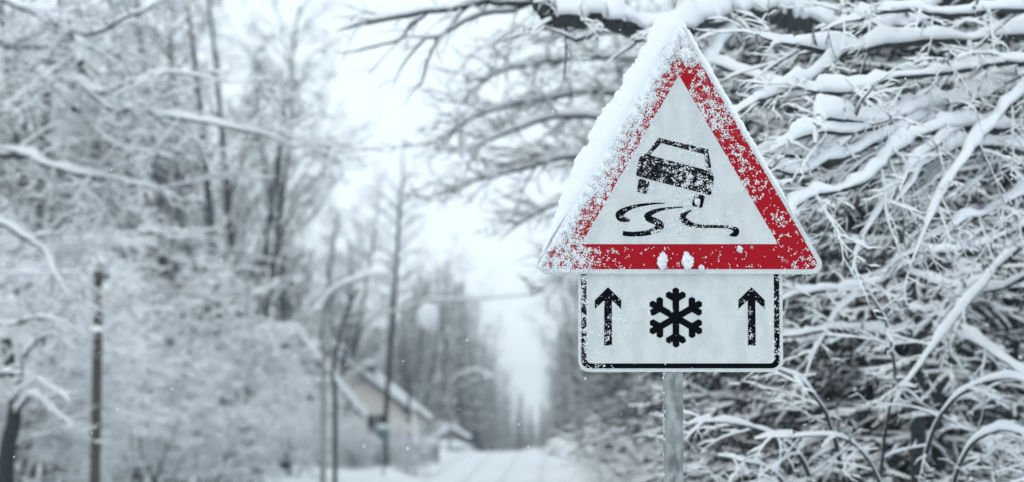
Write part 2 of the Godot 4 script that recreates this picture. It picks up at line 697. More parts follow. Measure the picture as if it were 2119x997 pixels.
func build_sign() -> void:
	var mid := at(1407, 565.8, SIGN_D)
	K = mid.distance_to(at(1407, 400, SIGN_D)) / 165.8
	var low := ground(mid.x, SIGN_D) - 0.05
	var s := thing("warning_sign", "red and white triangular slippery road sign crusted with snow on a grey pole", "road sign", Vector3(mid.x, low, mid.z))
	var lift := mid.y - low
	# pole
	var b := Buf.new()
	var px := (1394.2 - 1407.0) * K
	tubes(b, [Vector3(px, 0, -0.049), Vector3(px, lift + 0.70, -0.049)], 0.0313, 32)
	obj("pole", s, b, M.galvanised)
	for y: float in [0.09, 0.55, -0.20]:
		b = Buf.new()
		tubes(b, [Vector3(px, lift + y - 0.015, -0.049), Vector3(px, lift + y + 0.015, -0.049)], 0.036, 24)
		box(b, Vector3(px - 0.05, lift + y - 0.0149, -0.03), Vector3(px + 0.05, lift + y + 0.0149, -0.0155))
		obj("clamp", s, b, M.galvanised)
	b = Buf.new()
	for i in 150:
		var a := lerpf(PI * 0.72, PI * 1.12, pow(rng.randf(), 0.7))
		lump(b, Vector3(px - 0.0313 * sin(a - PI / 2.0), rf(0.9, lift - 0.2), -0.049 + 0.0313 * cos(a - PI / 2.0)), Vector3(rf(0.001, 0.003), rf(0.001, 0.0045), rf(0.001, 0.0025)), 0.3, 3, i)
	tag(obj("clinging_snow", s, b, M.snow), "", "", "", "stuff")
	# triangle: plate, red border, white field, car, three skid marks
	var up := Vector3(0, lift, 0)
	var corners := PackedVector2Array([Vector2(1407.3, 30.8), Vector2(1716.2, 565.8), Vector2(1098.3, 565.8)])
	var red := PackedVector2Array([Vector2(1407.3, 50.8), Vector2(1698.9, 555.8), Vector2(1115.6, 555.8)])
	var white := PackedVector2Array([Vector2(1407.3, 154.0), Vector2(1609.6, 504.1), Vector2(1205.0, 504.1)])
	b = Buf.new()
	sheet(b, rounded(corners, 21.0, 12), 0.0, 0.012)
	var panel := obj("triangle_panel", s, b, M.sign_white)
	panel.position = up
	b = Buf.new()
	sheet(b, rounded(red, 12.0, 10), 0.0008)
	obj("red_border", panel, b, M.sign_red)
	b = Buf.new()
	sheet(b, rounded(white, 0.6, 2), 0.0016)
	obj("white_field", panel, b, M.sign_white)
	var outer := PackedVector2Array([Vector2(1364.5, 285.4), Vector2(1467.5, 309.3), Vector2(1474.8, 356.7), Vector2(1479.2, 368.7), Vector2(1472.5, 405.0), Vector2(1342, 371.2), Vector2(1318.2, 364.0), Vector2(1318.6, 353.5), Vector2(1324.8, 328.0), Vector2(1339.5, 319.5)])
	outer = rounded(outer, 3.0, 4)
	var glass := PackedVector2Array([Vector2(1370, 296.5), Vector2(1458.6, 319.4), Vector2(1464.7, 353), Vector2(1346.7, 321.8)])
	b = Buf.new()
	for part in Geometry2D.clip_polygons(outer, PackedVector2Array([glass[0], glass[1], glass[2], glass[3], Vector2(1346.6, 321.9), Vector2(1300, 330), Vector2(1300, 329), Vector2(1346.4, 321.6)])):
		sheet(b, part, 0.0024)
	sheet(b, PackedVector2Array([Vector2(1338, 318), Vector2(1348.5, 319.5), Vector2(1347, 322), Vector2(1346, 327), Vector2(1325, 333), Vector2(1325, 326)]), 0.0027)
	sheet(b, rounded(PackedVector2Array([Vector2(1323.5, 370.0), Vector2(1345.5, 376), Vector2(1339.8, 402.5), Vector2(1319, 397.5)]), 4.0, 4), 0.0029)
	sheet(b, rounded(PackedVector2Array([Vector2(1437.8, 401), Vector2(1460.3, 406.2), Vector2(1454, 431.8), Vector2(1432.6, 426.8)]), 4.0, 4), 0.0024)
	obj("car_symbol", panel, b, M.sign_black)
	var strokes := [
		[[Vector2(1376.8, 421.4), Vector2(1351.5, 422.3), Vector2(1318, 427.2), Vector2(1297, 434.5), Vector2(1283.5, 445), Vector2(1287.5, 453.5), Vector2(1304.5, 457)], [1.5, 4.0, 6.5, 10.5, 17.0, 13.0, 5.0]],
		[[Vector2(1415.3, 428.9), Vector2(1380, 432.3), Vector2(1357, 437.8), Vector2(1340.5, 447.5), Vector2(1346, 454.5), Vector2(1361.5, 461), Vector2(1367.0, 469), Vector2(1356, 477.5), Vector2(1337.0, 483.5), Vector2(1308, 485.5), Vector2(1290.0, 483.5)], [2.0, 4.5, 8.0, 12.5, 13.5, 14.0, 16.0, 13.0, 10.5, 9.8, 9.5]],
		[[Vector2(1432.8, 436.3), Vector2(1423.5, 440.0), Vector2(1413.2, 449.5), Vector2(1419.0, 458.7), Vector2(1433, 465.8), Vector2(1449, 469.0), Vector2(1477, 469.7), Vector2(1509.0, 471.0), Vector2(1524, 477.5), Vector2(1521.5, 485.0), Vector2(1510.5, 488.0)], [1.0, 6.0, 13.5, 13.0, 10.0, 7.0, 6.0, 6.5, 11.5, 12.5, 2.0]]]
	for k in 3:
		b = Buf.new()
		stroke(b, strokes[k][0], strokes[k][1], 0.0024)
		obj("skid_mark", panel, b, M.sign_black)
	# lower plate: black frame line, arrows, snowflake
	b = Buf.new()
	sheet(b, rounded(PackedVector2Array([Vector2(1197.5, 520), Vector2(1620, 520), Vector2(1620, 767.6), Vector2(1197.5, 767.6)]), 23.0, 10), -0.0125, 0.0025)
	var plate := obj("lower_panel", s, b, M.sign_white)
	plate.position = up
	b = Buf.new()
	sheet(b, rounded(PackedVector2Array([Vector2(1203.9, 527), Vector2(1613, 527), Vector2(1613, 760.3), Vector2(1203.9, 760.3)]), 17.0, 10), -0.0117)
	obj("frame_line", plate, b, M.sign_black)
	b = Buf.new()
	sheet(b, rounded(PackedVector2Array([Vector2(1214.9, 537.5), Vector2(1601.8, 537.5), Vector2(1601.8, 750), Vector2(1214.9, 750)]), 9.0, 8), -0.0109)
	obj("white_field", plate, b, M.sign_white)
	for m: float in [1259.3, 1555.6]:
		b = Buf.new()
		sheet(b, PackedVector2Array([Vector2(m, 592.7), Vector2(m + 27.3, 619.6), Vector2(m + 27.3, 637.7), Vector2(m + 7.9, 619.8), Vector2(m + 7.9, 713), Vector2(m - 7.9, 713), Vector2(m - 7.9, 619.8), Vector2(m - 27.3, 637.7), Vector2(m - 27.3, 619.6)]), -0.0101)
		obj("arrow", plate, b, M.sign_black)
	b = Buf.new()
	sheet(b, flake_outline(Vector2(1399.2, 655.4)), -0.0101)
	obj("snowflake_symbol", plate, b, M.sign_black)
	frost_film(rounded(corners, 21.0, 12), Vector2(1098, 30), Vector2(1717, 566), 0.0034, 0, panel)
	frost_film(rounded(PackedVector2Array([Vector2(1198, 567), Vector2(1619.5, 567), Vector2(1619.5, 767), Vector2(1198, 767)]), 22.0, 10), Vector2(1198, 567), Vector2(1620, 768), -0.0094, 1, plate)
	# bolts and snow
	for p in [Vector2(1371, 541), Vector2(1422, 541), Vector2(1380, 118), Vector2(1423, 118)]:
		b = Buf.new()
		tubes(b, [face(p.x, p.y, 0.0), face(p.x, p.y, 0.009)], 0.0085, 10)
		obj("bolt", panel, b, M.galvanised)
	b = Buf.new()
	drift(b)
	obj("snow_drift", panel, b, M.snow)
	b = Buf.new()
	stuck_snow(b, Vector2(1112, 46), Vector2(1702, 564), 0.0036, 0)
	smooth(b, 0)
	for p in [[Vector2(1371.5, 539), 9.5, 15.0], [Vector2(1423, 539.5), 10.5, 14.5], [Vector2(1451.5, 554.5), 6.0, 6.5], [Vector2(1383, 108), 13.0, 12.0], [Vector2(1421, 111), 13.0, 11.0], [Vector2(1444, 419), 5.5, 6.5], [Vector2(1531.0, 515), 5.5, 6.5]]:
		var l := Buf.new()
		lump(l, face(p[0].x, p[0].y, 0.007), Vector3(p[1] * K, p[2] * K, 0.015), 0.5, 18, p[0].x)
		obj("snow_lump", panel, l, M.snow)
	tag(obj("clinging_snow", panel, b, M.snow), "", "", "", "stuff")
	b = Buf.new()
	stuck_snow(b, Vector2(1199, 567.5), Vector2(1618.5, 763), -0.0092, 1)
	smooth(b, 0)
	tag(obj("clinging_snow", plate, b, M.snow), "", "", "", "stuff")


# ---------------------------------------------------------------- the setting
func road_x(d: float) -> float:
	return -2.77 + d * 0.0161


func profile(d: float) -> float:
	return 0.85 * step01(85.0, 150.0, d) - 0.00013 * pow(maxf(0.0, d - 148.0), 2.0) / (1.0 + 0.0022 * maxf(0.0, d - 148.0))


func ground(x: float, d: float) -> float:
	var e := absf(x - road_x(d))
	var y := profile(d)
	var off := step01(3.0, 7.0, e)
	y += off * (0.35 + 0.3 * broad.get_noise_2d(x * 6.0, d * 6.0)) + step01(6.0, 60.0, e) * 1.2
	y += 0.30 * exp(-pow((e - 3.9) / 0.7, 2.0)) * (1.0 + 0.7 * lumps.get_noise_2d(x * 2.0, d * 2.0))
	return y - 0.05 * step01(3.4, 2.9, e)


func build_ground() -> void:
	var xs := []
	var x := -420.0
	while x < 420.0:
		xs.append(x)
		x += clampf(absf(x - 0.0) * 0.12, 0.55, 30.0)
	var ds := []
	var d := -40.0
	while d < 900.0:
		ds.append(d)
		d += clampf(absf(d) * 0.025, 1.0, 20.0)
	var b := Buf.new()
	for dd: float in ds:
		for xx: float in xs:
			b.v.append(Vector3(xx + road_x(dd) * step01(60.0, 20.0, absf(xx)), 0, -dd))
			var p := b.v[-1]
			b.v[-1].y = ground(p.x, dd)
			b.n.append(UP)
	var m := xs.size()
	for i in ds.size() - 1:
		for j in m - 1:
			var a := i * m + j
			b.f.append(a); b.f.append(a + m); b.f.append(a + 1)
			b.f.append(a + 1); b.f.append(a + m); b.f.append(a + m + 1)
	smooth(b, 0)
	tag(obj("ground", self, b, M.snow), "snow covered verges and forest floor on both sides of the road", "", "", "structure")
	# the road with two pairs of shallow ruts
	b = Buf.new()
	ds = []
	d = -40.0
	while d < 420.0:
		ds.append(d)
		d += 2.0
	m = 33
	for dd: float in ds:
		for j in m:
			var e := lerpf(-3.0, 3.0, j / (m - 1.0))
			var y := profile(dd) + 0.03 - 0.008 * e * e
			for rut: float in [-2.1, -0.65, 0.85, 2.3]:
				y -= 0.022 * exp(-pow((e - rut - 0.12 * broad.get_noise_2d(dd * 1.5, rut * 50.0)) / 0.2, 2.0))
			b.v.append(Vector3(road_x(dd) + e, y + 0.012 * lumps.get_noise_2d(e * 40.0, dd * 10.0), -dd))
			b.n.append(UP)
	for i in ds.size() - 1:
		for j in m - 1:
			var a := i * m + j
			b.f.append(a); b.f.append(a + m); b.f.append(a + 1)
			b.f.append(a + 1); b.f.append(a + m); b.f.append(a + m + 1)
	smooth(b, 0)
	var road := obj("road", self, b, M.road_snow)
	tag(road, "snow covered road that runs ahead to a low crest", "", "", "structure")
	for rut: float in [-2.1, -0.65, 0.85, 2.3]:
		var t := Buf.new()
		for dd: float in ds:
			for j in 5:
				var e := rut + 0.12 * broad.get_noise_2d(dd * 1.5, rut * 50.0) + (j - 2) * 0.07
				t.v.append(Vector3(road_x(dd) + e, profile(dd) + 0.03 - 0.008 * e * e - 0.022 * exp(-pow((j - 2) * 0.35, 2.0)) + 0.016, -dd))
				t.n.append(UP)
		for i in ds.size() - 1:
			for j in 4:
				var a := i * 5 + j
				t.f.append(a); t.f.append(a + 5); t.f.append(a + 1)
				t.f.append(a + 1); t.f.append(a + 5); t.f.append(a + 6)
		smooth(t, 0)
		obj("tyre_track", road, t, M.packed_snow)
	# lumps of ploughed snow at the crest
	for p in [[1127.0, 0.30, 1.5], [1215.0, 0.75, 2.1], [1180.0, 0.45, 1.4], [900.0, 0.35, 2.2]]:
		var where := at(p[0], 930, 152.0)
		where.y = ground(where.x, 152.0)
		b = Buf.new()
		lump(b, Vector3.ZERO, Vector3(p[2], p[1], 2.0), 0.12, 10, p[0])
		var o := obj("snow_bank", self, b, M.snow)
		o.position = where
		tag(o, "low mound of ploughed snow at the crest of the road", "", "", "structure")


func prism_roof(b: Buf, half: float, rise: float, long: float, low: float, thick: float, over: float) -> void:
	# two slabs of that thickness on a gable roof with its ridge along z
	for s: float in [-1.0, 1.0]:
		var n := Vector3(s * rise, half, 0).normalized()
		var eave := Vector3(s * (half + over), low - rise * over / half, 0)
		var top := Vector3(0, low + rise, 0)
		var z := Vector3(0, 0, long / 2.0 + over)
		var t := n * thick
		var q := [eave - z, eave + z, top + z, top - z]
		var r := [eave - z + t, eave + z + t, top + z + Vector3(0, thick / n.y, 0), top - z + Vector3(0, thick / n.y, 0)]
		var faces := [[r[0], r[1], r[2], r[3]], [q[3], q[2], q[1], q[0]], [q[1], q[2], r[2], r[1]], [q[3], q[0], r[0], r[3]], [q[0], q[1], r[1], r[0]]]
		for f: Array in faces:
			if s > 0.0:
				b.quad(f[3], f[2], f[1], f[0])
			else:
				b.quad(f[0], f[1], f[2], f[3])


func house(label: String, where: Vector3, turn: float, half: float, walls: float, rise: float, long: float, plaster: Material, windows: Array, chimney: Vector2) -> void:
	var h := thing("house", label, "house", where)
	h.rotation.y = turn
	var b := Buf.new()
	var z := long / 2.0
	box(b, Vector3(-half, -1.5, -z), Vector3(half, walls, z))
	for s: float in [1.0, -1.0]:
		var l := Vector3(-half, walls, z * s)
		var r := Vector3(half, walls, z * s)
		var t := Vector3(0, walls + rise, z * s)
		if s > 0.0:
			b.tri(l, t, r)
		else:
			b.tri(r, t, l)
	obj("wall", h, b, plaster)
	b = Buf.new()
	prism_roof(b, half, rise, long, walls + 0.01, 0.12, 0.45)
	var roof := obj("roof", h, b, M.roof)
	b = Buf.new()
	prism_roof(b, half, rise, long, walls + 0.14, 0.26, 0.50)
	obj("snow_cover", roof, b, M.snow)
	if chimney != Vector2.ZERO:
		b = Buf.new()
		var y := walls + rise * (1.0 - absf(chimney.x) / half) + 0.1
		box(b, Vector3(chimney.x - 0.3, y - 1.2, chimney.y - 0.3), Vector3(chimney.x + 0.3, y + 1.0, chimney.y + 0.3))
		obj("chimney", roof, b, M.dark_stone)
		b = Buf.new()
		lump(b, Vector3(chimney.x, y + 1.05, chimney.y), Vector3(0.40, 0.2, 0.40), 0.08, 8)
		obj("snow_cap", roof, b, M.snow)
	for w in windows:                                           # [across, up, width, height] on the gable towards the road sign
		var c := Vector3(w[0], w[1], z)
		b = Buf.new()
		var a := Vector3(w[2] / 2.0, w[3] / 2.0, 0)
		for bar in [[Vector3(-a.x - 0.08, -a.y - 0.08, 0), Vector3(-a.x, a.y + 0.08, 0.06)], [Vector3(a.x, -a.y - 0.08, 0), Vector3(a.x + 0.08, a.y + 0.08, 0.06)], [Vector3(-a.x, a.y, 0), Vector3(a.x, a.y + 0.08, 0.06)], [Vector3(-a.x, -a.y - 0.08, 0), Vector3(a.x, -a.y, 0.09)], [Vector3(-0.03, -a.y, 0.005), Vector3(0.03, a.y, 0.05)]]:
			box(b, c + bar[0], c + bar[1])
		var frame := obj("window", h, b, M.frame)
		b = Buf.new()
		box(b, c + Vector3(-a.x, -a.y, 0.003), c + Vector3(a.x, a.y, 0.02))
		obj("pane", frame, b, M.dark_glass)


func build_street() -> void:
	var b: Buf
	# houses behind the left verge
	var p := at(588, 905, 112.0)
	house("steep snow roofed house behind the street lamp, its wall mostly hidden by bushes", Vector3(p.x, ground(p.x, 112.0), p.z), 0.20, 2.5, 2.4, 3.1, 6.0, M.grey_plaster, [[0.5, 3.0, 0.7, 0.8], [1.4, 1.2, 0.7, 0.9]], Vector2.ZERO)
	p = at(650, 905, 128.0)
	house("cream walled house with snowy gable roof and dark chimney left of the slender tree", Vector3(p.x, ground(p.x, 128.0), p.z), 0.18, 3.9, 2.1, 2.8, 7.0, M.cream_plaster, [[0.3, 3.2, 0.9, 0.9], [2.6, 1.2, 0.8, 1.0]], Vector2(2.5, 1.6))
	p = at(938, 905, 170.0)
	house("small far snow roofed shed at the left edge of the road", Vector3(p.x - 0.4, ground(p.x, 170.0), p.z), 0.3, 0.7, 0.8, 0.4, 1.2, M.grey_plaster, [], Vector2.ZERO)
	p = at(742, 905, 143.0)
	house("third snow roofed house, farthest back, right of the slender tree", Vector3(p.x, ground(p.x, 143.0), p.z), 0.2, 2.9, 1.9, 2.3, 6.0, M.cream_plaster, [[1.5, 1.2, 0.8, 0.9]], Vector2.ZERO)
	# low snowy wall in front of the cream house
	b = Buf.new()
	box(b, Vector3(-1.5, -1.0, -0.15), Vector3(1.5, 0.55, 0.15))
	p = at(843, 905, 122.0)
	var wall := thing("garden_wall", "low grey garden wall with a thick snow cap right of the cream house", "wall", Vector3(p.x, ground(p.x, 122.0), p.z))
	obj("wall_body", wall, b, M.dark_stone)
	b = Buf.new()
	lump(b, Vector3(0, 0.58, 0), Vector3(1.65, 0.28, 0.34), 0.08, 10, 3.0)
	obj("snow_cap", wall, b, M.snow)
	# wooden utility pole with wires
	p = at(195, 905, 45.0)
	var foot := ground(p.x, 45.0)
	var top := at(197, 545, 45.0).y
	var pole := thing("utility_pole", "brown wooden utility pole with a snow cap standing before white bushes", "utility pole", Vector3(p.x, foot, p.z))
	b = Buf.new()
	var run := line([Vector3(0, -0.3, 0), Vector3(0.02, (top - foot) * 0.5, 0), Vector3(0.03, top - foot, 0)], 0.098, 0.078)
	tube(b, run[0], run[1], 14, true)
	obj("post", pole, b, M.pole_wood)
	var t := Vector3(0.03, top - foot, 0)
	b = Buf.new()
	lump(b, t + Vector3(0, 0.06, 0), Vector3(0.12, 0.11, 0.12), 0.1, 10, 1.0)
	obj("snow_cap", pole, b, M.snow)
	b = Buf.new()
	box(b, t + Vector3(-0.12, -0.24, -0.14), t + Vector3(0.17, -0.16, -0.085))
	var arm := obj("crossarm", pole, b, M.pole_wood)
	b = Buf.new()
	lump(b, t + Vector3(0.06, -0.14, -0.11), Vector3(0.18, 0.05, 0.06), 0.1, 8, 2.0)
	obj("snow_cover", arm, b, M.snow)
	b = Buf.new()
	tubes(b, [t + Vector3(0.16, -0.2, -0.1), t + Vector3(-0.02, -0.62, -0.09)], 0.016, 6)
	obj("brace", pole, b, M.galvanised)
	for q in [Vector3(-0.08, -0.13, -0.11), Vector3(0.13, -0.13, -0.11)]:
		b = Buf.new()
		tubes(b, [t + q + Vector3(0, -0.04, 0), t + q + Vector3(0, 0.05, 0)], 0.03, 8)
		obj("insulator", pole, b, M.frame)
	b = Buf.new()
	tubes(b, [t + Vector3(0.14, -0.70, 0), t + Vector3(0.14, -0.46, 0)], 0.085, 12)
	var cup := obj("junction_box", pole, b, M.cream_plaster)
	b = Buf.new()
	lump(b, t + Vector3(0.14, -0.40, 0), Vector3(0.09, 0.07, 0.09), 0.08, 8, 4.0)
	obj("snow_cap", cup, b, M.snow)
	b = Buf.new()
	tubes(b, [t + Vector3(-0.11, -1.20, 0.05), t + Vector3(0.12, -1.16, 0.05)], 0.02, 6)
	lump(b, t + Vector3(0.0, -1.14, 0.09), Vector3(0.1, 0.06, 0.05), 0.1, 8, 5.0)
	obj("snowy_bracket", pole, b, M.snow)
	var hook := pole.position + t
	for k in 2:
		var from := hook + (Vector3(-0.08, -0.08, -0.11) if k == 0 else Vector3(0.13, -0.08, -0.11))
		var to := at(-700, 410 + 20 * k, 36.0)
		var pts := PackedVector3Array()
		var rad := PackedFloat32Array()
		for i in 40:
			var s := i / 39.0
			pts.append(from.lerp(to, s) - UP * 1.1 * 4.0 * s * (1.0 - s) * 0.35)
			rad.append(0.012)
		b = Buf.new()
		tube(b, pts, rad, 6, true)
		var c := Buf.new()
		snow_on(c, pts, rad, 5, 0.016, 0.004)
		var wire := obj("overhead_wire", self, b, M.cable, c, M.snow)
		tag(wire, ["upper", "lower"][k] + " snow lined wire running left from the wooden utility pole", "wire", "wires at the utility pole")
	# curved street lamps
	street_lamp("pale street lamp with long curved snowy arm left of the slim leaning tree", at(668, 905, 62.0), at(664, 628, 62.0).y, [Vector2(0, 0), Vector2(12, 20), Vector2(40, 38), Vector2(80, 50), Vector2(112, 56)], 62.0, 0.058, 1.0)
	street_lamp("far small street lamp arching over the road, faint in the haze", at(930, 905, 145.0), at(930, 800, 145.0).y, [Vector2(0, 0), Vector2(8, 16), Vector2(28, 29), Vector2(58, 34), Vector2(84, 22)], 145.0, 0.06, 0.9)
	# square board on a thin pole
	p = at(793, 905, 96.0)
	foot = ground(p.x, 96.0)
	var board := thing("roadside_board", "small square grey green board on a thin pale pole before the houses", "sign", Vector3(p.x, foot, p.z))
	b = Buf.new()
	tubes(b, [Vector3(0, -0.2, 0), Vector3(0, at(793, 884, 96.0).y - foot, 0)], 0.045, 10)
	obj("pole", board, b, M.galvanised)
	b = Buf.new()
	var y := at(793, 896, 96.0).y - foot
	box(b, Vector3(-0.21, y - 0.22, 0.046), Vector3(0.21, y + 0.20, 0.10))
	obj("panel", board, b, M.teal_panel)
	b = Buf.new()
	lump(b, Vector3(0, y + 0.24, 0.07), Vector3(0.25, 0.08, 0.09), 0.1, 8, 7.0)
	obj("snow_cap", board, b, M.snow)
	# dark far pole with a box
	p = at(846, 905, 116.0)
	foot = ground(p.x, 116.0)
	var post := thing("dark_pole", "dark pole with a small box at mid height right of the cream house", "utility pole", Vector3(p.x, foot, p.z))
	b = Buf.new()
	tubes(b, [Vector3(0, -0.2, 0), Vector3(0, at(846, 776, 116.0).y - foot, 0)], 0.07, 10)
	obj("shaft", post, b, M.dark_wood)
	b = Buf.new()
	y = at(846, 866, 116.0).y - foot
	box(b, Vector3(-0.22, y - 0.16, -0.1), Vector3(0.1, y + 0.16, 0.14))
	obj("control_box", post, b, M.dark_stone)
	b = Buf.new()
	tubes(b, [Vector3(0, -0.2, 0.0), Vector3(0, at(846, 897, 116.0).y - foot, 0)], 0.13, 10)
	obj("pole_foot", post, b, M.dark_wood)
	# white lamp hung across the road from the slender tree's side
	p = at(886, 652, 84.0)
	var lamp := thing("hanging_lamp", "white snow crusted lamp hanging from a thin wire before dark trees", "lamp", p)
	b = Buf.new()
	lump(b, Vector3.ZERO, Vector3(0.34, 0.42, 0.3), 0.06, 12, 8.0)
	obj("snow_crust", lamp, b, M.snow)
	b = Buf.new()
	tubes(b, [Vector3(0, -0.50, 0), Vector3(0, -0.36, 0)], 0.16, 12)
	obj("lamp_bowl", lamp, b, M.frame)
	b = Buf.new()
	tubes(b, [Vector3(0, 0.4, 0), Vector3(0, 0.53, 0)], 0.03, 8)
	obj("hanger", lamp, b, M.galvanised)
	var wp := PackedVector3Array()
	var wr := PackedFloat32Array()
	var hang := p + Vector3(0, 0.52, 0)
	var end := at(690, 668, 90.0)
	for i in 24:
		var s := i / 23.0
		wp.append(hang.lerp(end, s) - UP * 0.5 * s * (1.0 - s))
		wr.append(0.022)
	var far_end := at(1330, 560, 95.0)
	wp.reverse()
	for i in range(1, 24):
		var s := i / 23.0
		wp.append(hang.lerp(far_end, s) - UP * 1.2 * s * (1.0 - s))
		wr.append(0.022)
	b = Buf.new()
	tube(b, wp, wr, 6, true)
	var ws := Buf.new()
	snow_on(ws, wp, wr, 5, 0.05, 0.012)
	tag(obj("span_wire", self, b, M.cable, ws, M.snow), "snow lined wire that carries the white hanging lamp", "wire")


func street_lamp(label: String, base: Vector3, top: float, bend: Array, d: float, thick: float, heavy: float) -> void:
	var foot := ground(base.x, d)
	var lamp := thing("street_lamp", label, "street lamp", Vector3(base.x, foot, base.z))
	var b := Buf.new()
	tubes(b, [Vector3(0, -0.3, 0), Vector3(0, 1.2, 0)], thick * 1.35, 12)
	tubes(b, [Vector3(0, 1.2, 0), Vector3(0, top - foot, 0)], thick, 12)
	obj("pole", lamp, b, M.lamp_green)
	var px := d / LENS
	var pts := []
	for q: Vector2 in bend:
		pts.append(Vector3(q.x * px, top - foot + q.y * px, q.x * px * 0.35))
	var run := line(pts, thick * 0.8, thick * 0.6, 5)
	b = Buf.new()
	tube(b, run[0], run[1], 10, true)
	var arm := obj("arm", lamp, b, M.lamp_green)
	b = Buf.new()
	snow_on(b, run[0], run[1], 6, 0.09 * heavy, 0.03 * heavy)
	smooth(b, 0)
	obj("snow_cover", arm, b, M.snow)
	var e: Vector3 = pts[-1]
	b = Buf.new()
	lump(b, e + Vector3(0.02, 0.0, 0), Vector3(0.34, 0.085, 0.15) * heavy, 0.0, 10)
	var head := obj("lamp_head", lamp, b, M.frame)
	b = Buf.new()
	lump(b, e + Vector3(0.0, 0.085, 0) * heavy, Vector3(0.36, 0.10, 0.16) * heavy, 0.1, 10, 9.0)
	obj("snow_cap", head, b, M.snow)


# ---------------------------------------------------------------- trees
func tree(called: String, label: String, w: Wood, bark: Material, twig: Material, category := "tree", group := "") -> Node3D:
	var t := thing(called, label, category, Vector3.ZERO, group)
	if not w.trunk.f.is_empty():
		obj("trunk", t, w.trunk, bark)
	obj("crown", t, w.bark, twig, w.snow, M.snow)
	return t


func tall_levels(kind: int) -> Array:
	var k := [1.0, 0.85, 1.15, 1.0][kind] as float
	return [
		lv(1.2, 0.05, 0.01, 0.86, 8, 3, 0.0, 0.0, 1.15, 0.24, 0.36, 0.45, 1.5, 8.0, 32, 62, 0.0, 0.12, 0.42, 0.03),
		lv(0.7, 0.11, 0.05, 0.85, 5, 4, 0.026, 0.004, 2.0 * k, 0.18, 0.42, 0.45, 0.7, 3.2, 30, 65, 0.1, 0.0, 0.5, 0.014),
		lv(0.5, 0.13, 0.03, 0.8, 3, 3, 0.009, 0.001, 5.2, 0.12, 0.45, 0.5, 0.4, 1.4, 30, 65, 0.15, 0.0, 0.5, 0.009),
		lv(0.4, 0.15, 0.0, 0.7, 3, 3, 0.0, 0.0, 7.0, 0.1, 0.5, 0.6, 0.25, 0.7, 30, 60, 0.2, 0.0, 0.6, 0.007),
		lv(0.35, 0.16, -0.02, 0.6, 3, 3, 0.0, 0.0)]


func frost_levels(kind: int) -> Array:
	return [
		lv(0.5, 0.12, 0.02, 0.85, 6, 4, 0.02, 0.004, 3.6, 0.12, 0.55, 0.5, 0.8, 3.4, 40, 80, 0.25, 0.1, 0.45, 0.011),
		lv(0.35, 0.14, [-0.03, -0.06, 0.0][kind], 0.85, 4, 4, 0.036, 0.012, 5.0, 0.12, 0.45, 0.5, 0.4, 1.4, 30, 70, 0.45, 0.0, 0.45, 0.006),
		lv(0.22, 0.15, [-0.04, -0.08, -0.02][kind], 0.85, 3, 3, 0.032, 0.013, 10.0, 0.1, 0.5, 0.55, 0.2, 0.65, 30, 65, 0.5, 0.0, 0.5, 0.0035),
		lv(0.18, 0.17, [-0.05, -0.10, -0.03][kind], 0.7, 3, 3, 0.022, 0.010)]


func spruce(height: float) -> Wood:
	var w := Wood.new()
	var pts := PackedVector3Array()
	var rad := PackedFloat32Array()
	for i in 9:
		pts.append(Vector3(0.1 * sin(i * 0.7), height * i / 8.0, 0.06 * cos(i * 1.1)))
		rad.append(lerpf(0.2, 0.02, i / 8.0))
	tube(w.trunk, pts, rad, 7)
	var levels := [
		lv(0.45, 0.07, -0.035, 0.7, 4, 4, 0.035, 0.012, 5.2, 0.1, 0.45, 0.35, 0.2, 1.3, 35, 60, 0.55, -0.05, 0.7, 0.03),
		lv(0.3, 0.08, -0.06, 0.6, 3, 3, 0.012, 0.004, 6.0, 0.1, 0.5, 0.5, 0.15, 0.5, 30, 55, 0.3, -0.25, 0.9, 0.03),
		lv(0.2, 0.1, -0.1, 0.6, 3, 3, 0.0, 0.0)]
	var y := 2.0
	while y < height - 0.3:
		var t := y / height
		var reach := lerpf(3.0, 0.35, pow(t, 0.85))
		var m := 7 if t < 0.7 else 5
		for i in m:
			var a := TAU * (i + rng.randf()) / m
			grow(w, Vector3(0, y + rf(-0.15, 0.15), 0), Vector3(cos(a), lerpf(-0.15, 0.4, t), sin(a)).normalized(), reach * rf(0.75, 1.15), 0.035, 0, levels)
		y += lerpf(0.52, 0.3, t)
	return w


func height_of(o: Node3D) -> float:
	var top := 0.1
	for c in o.get_children():
		if c is MeshInstance3D:
			top = maxf(top, c.mesh.get_aabb().end.y)
	return top


func place(o: Node3D, x: float, d: float, turn: float, size: float, tall := 1.0) -> void:
	o.position = Vector3(x, ground(x, d) - 0.1, -d)
	o.rotation.y = turn
	o.scale = Vector3(size, size * tall, size)


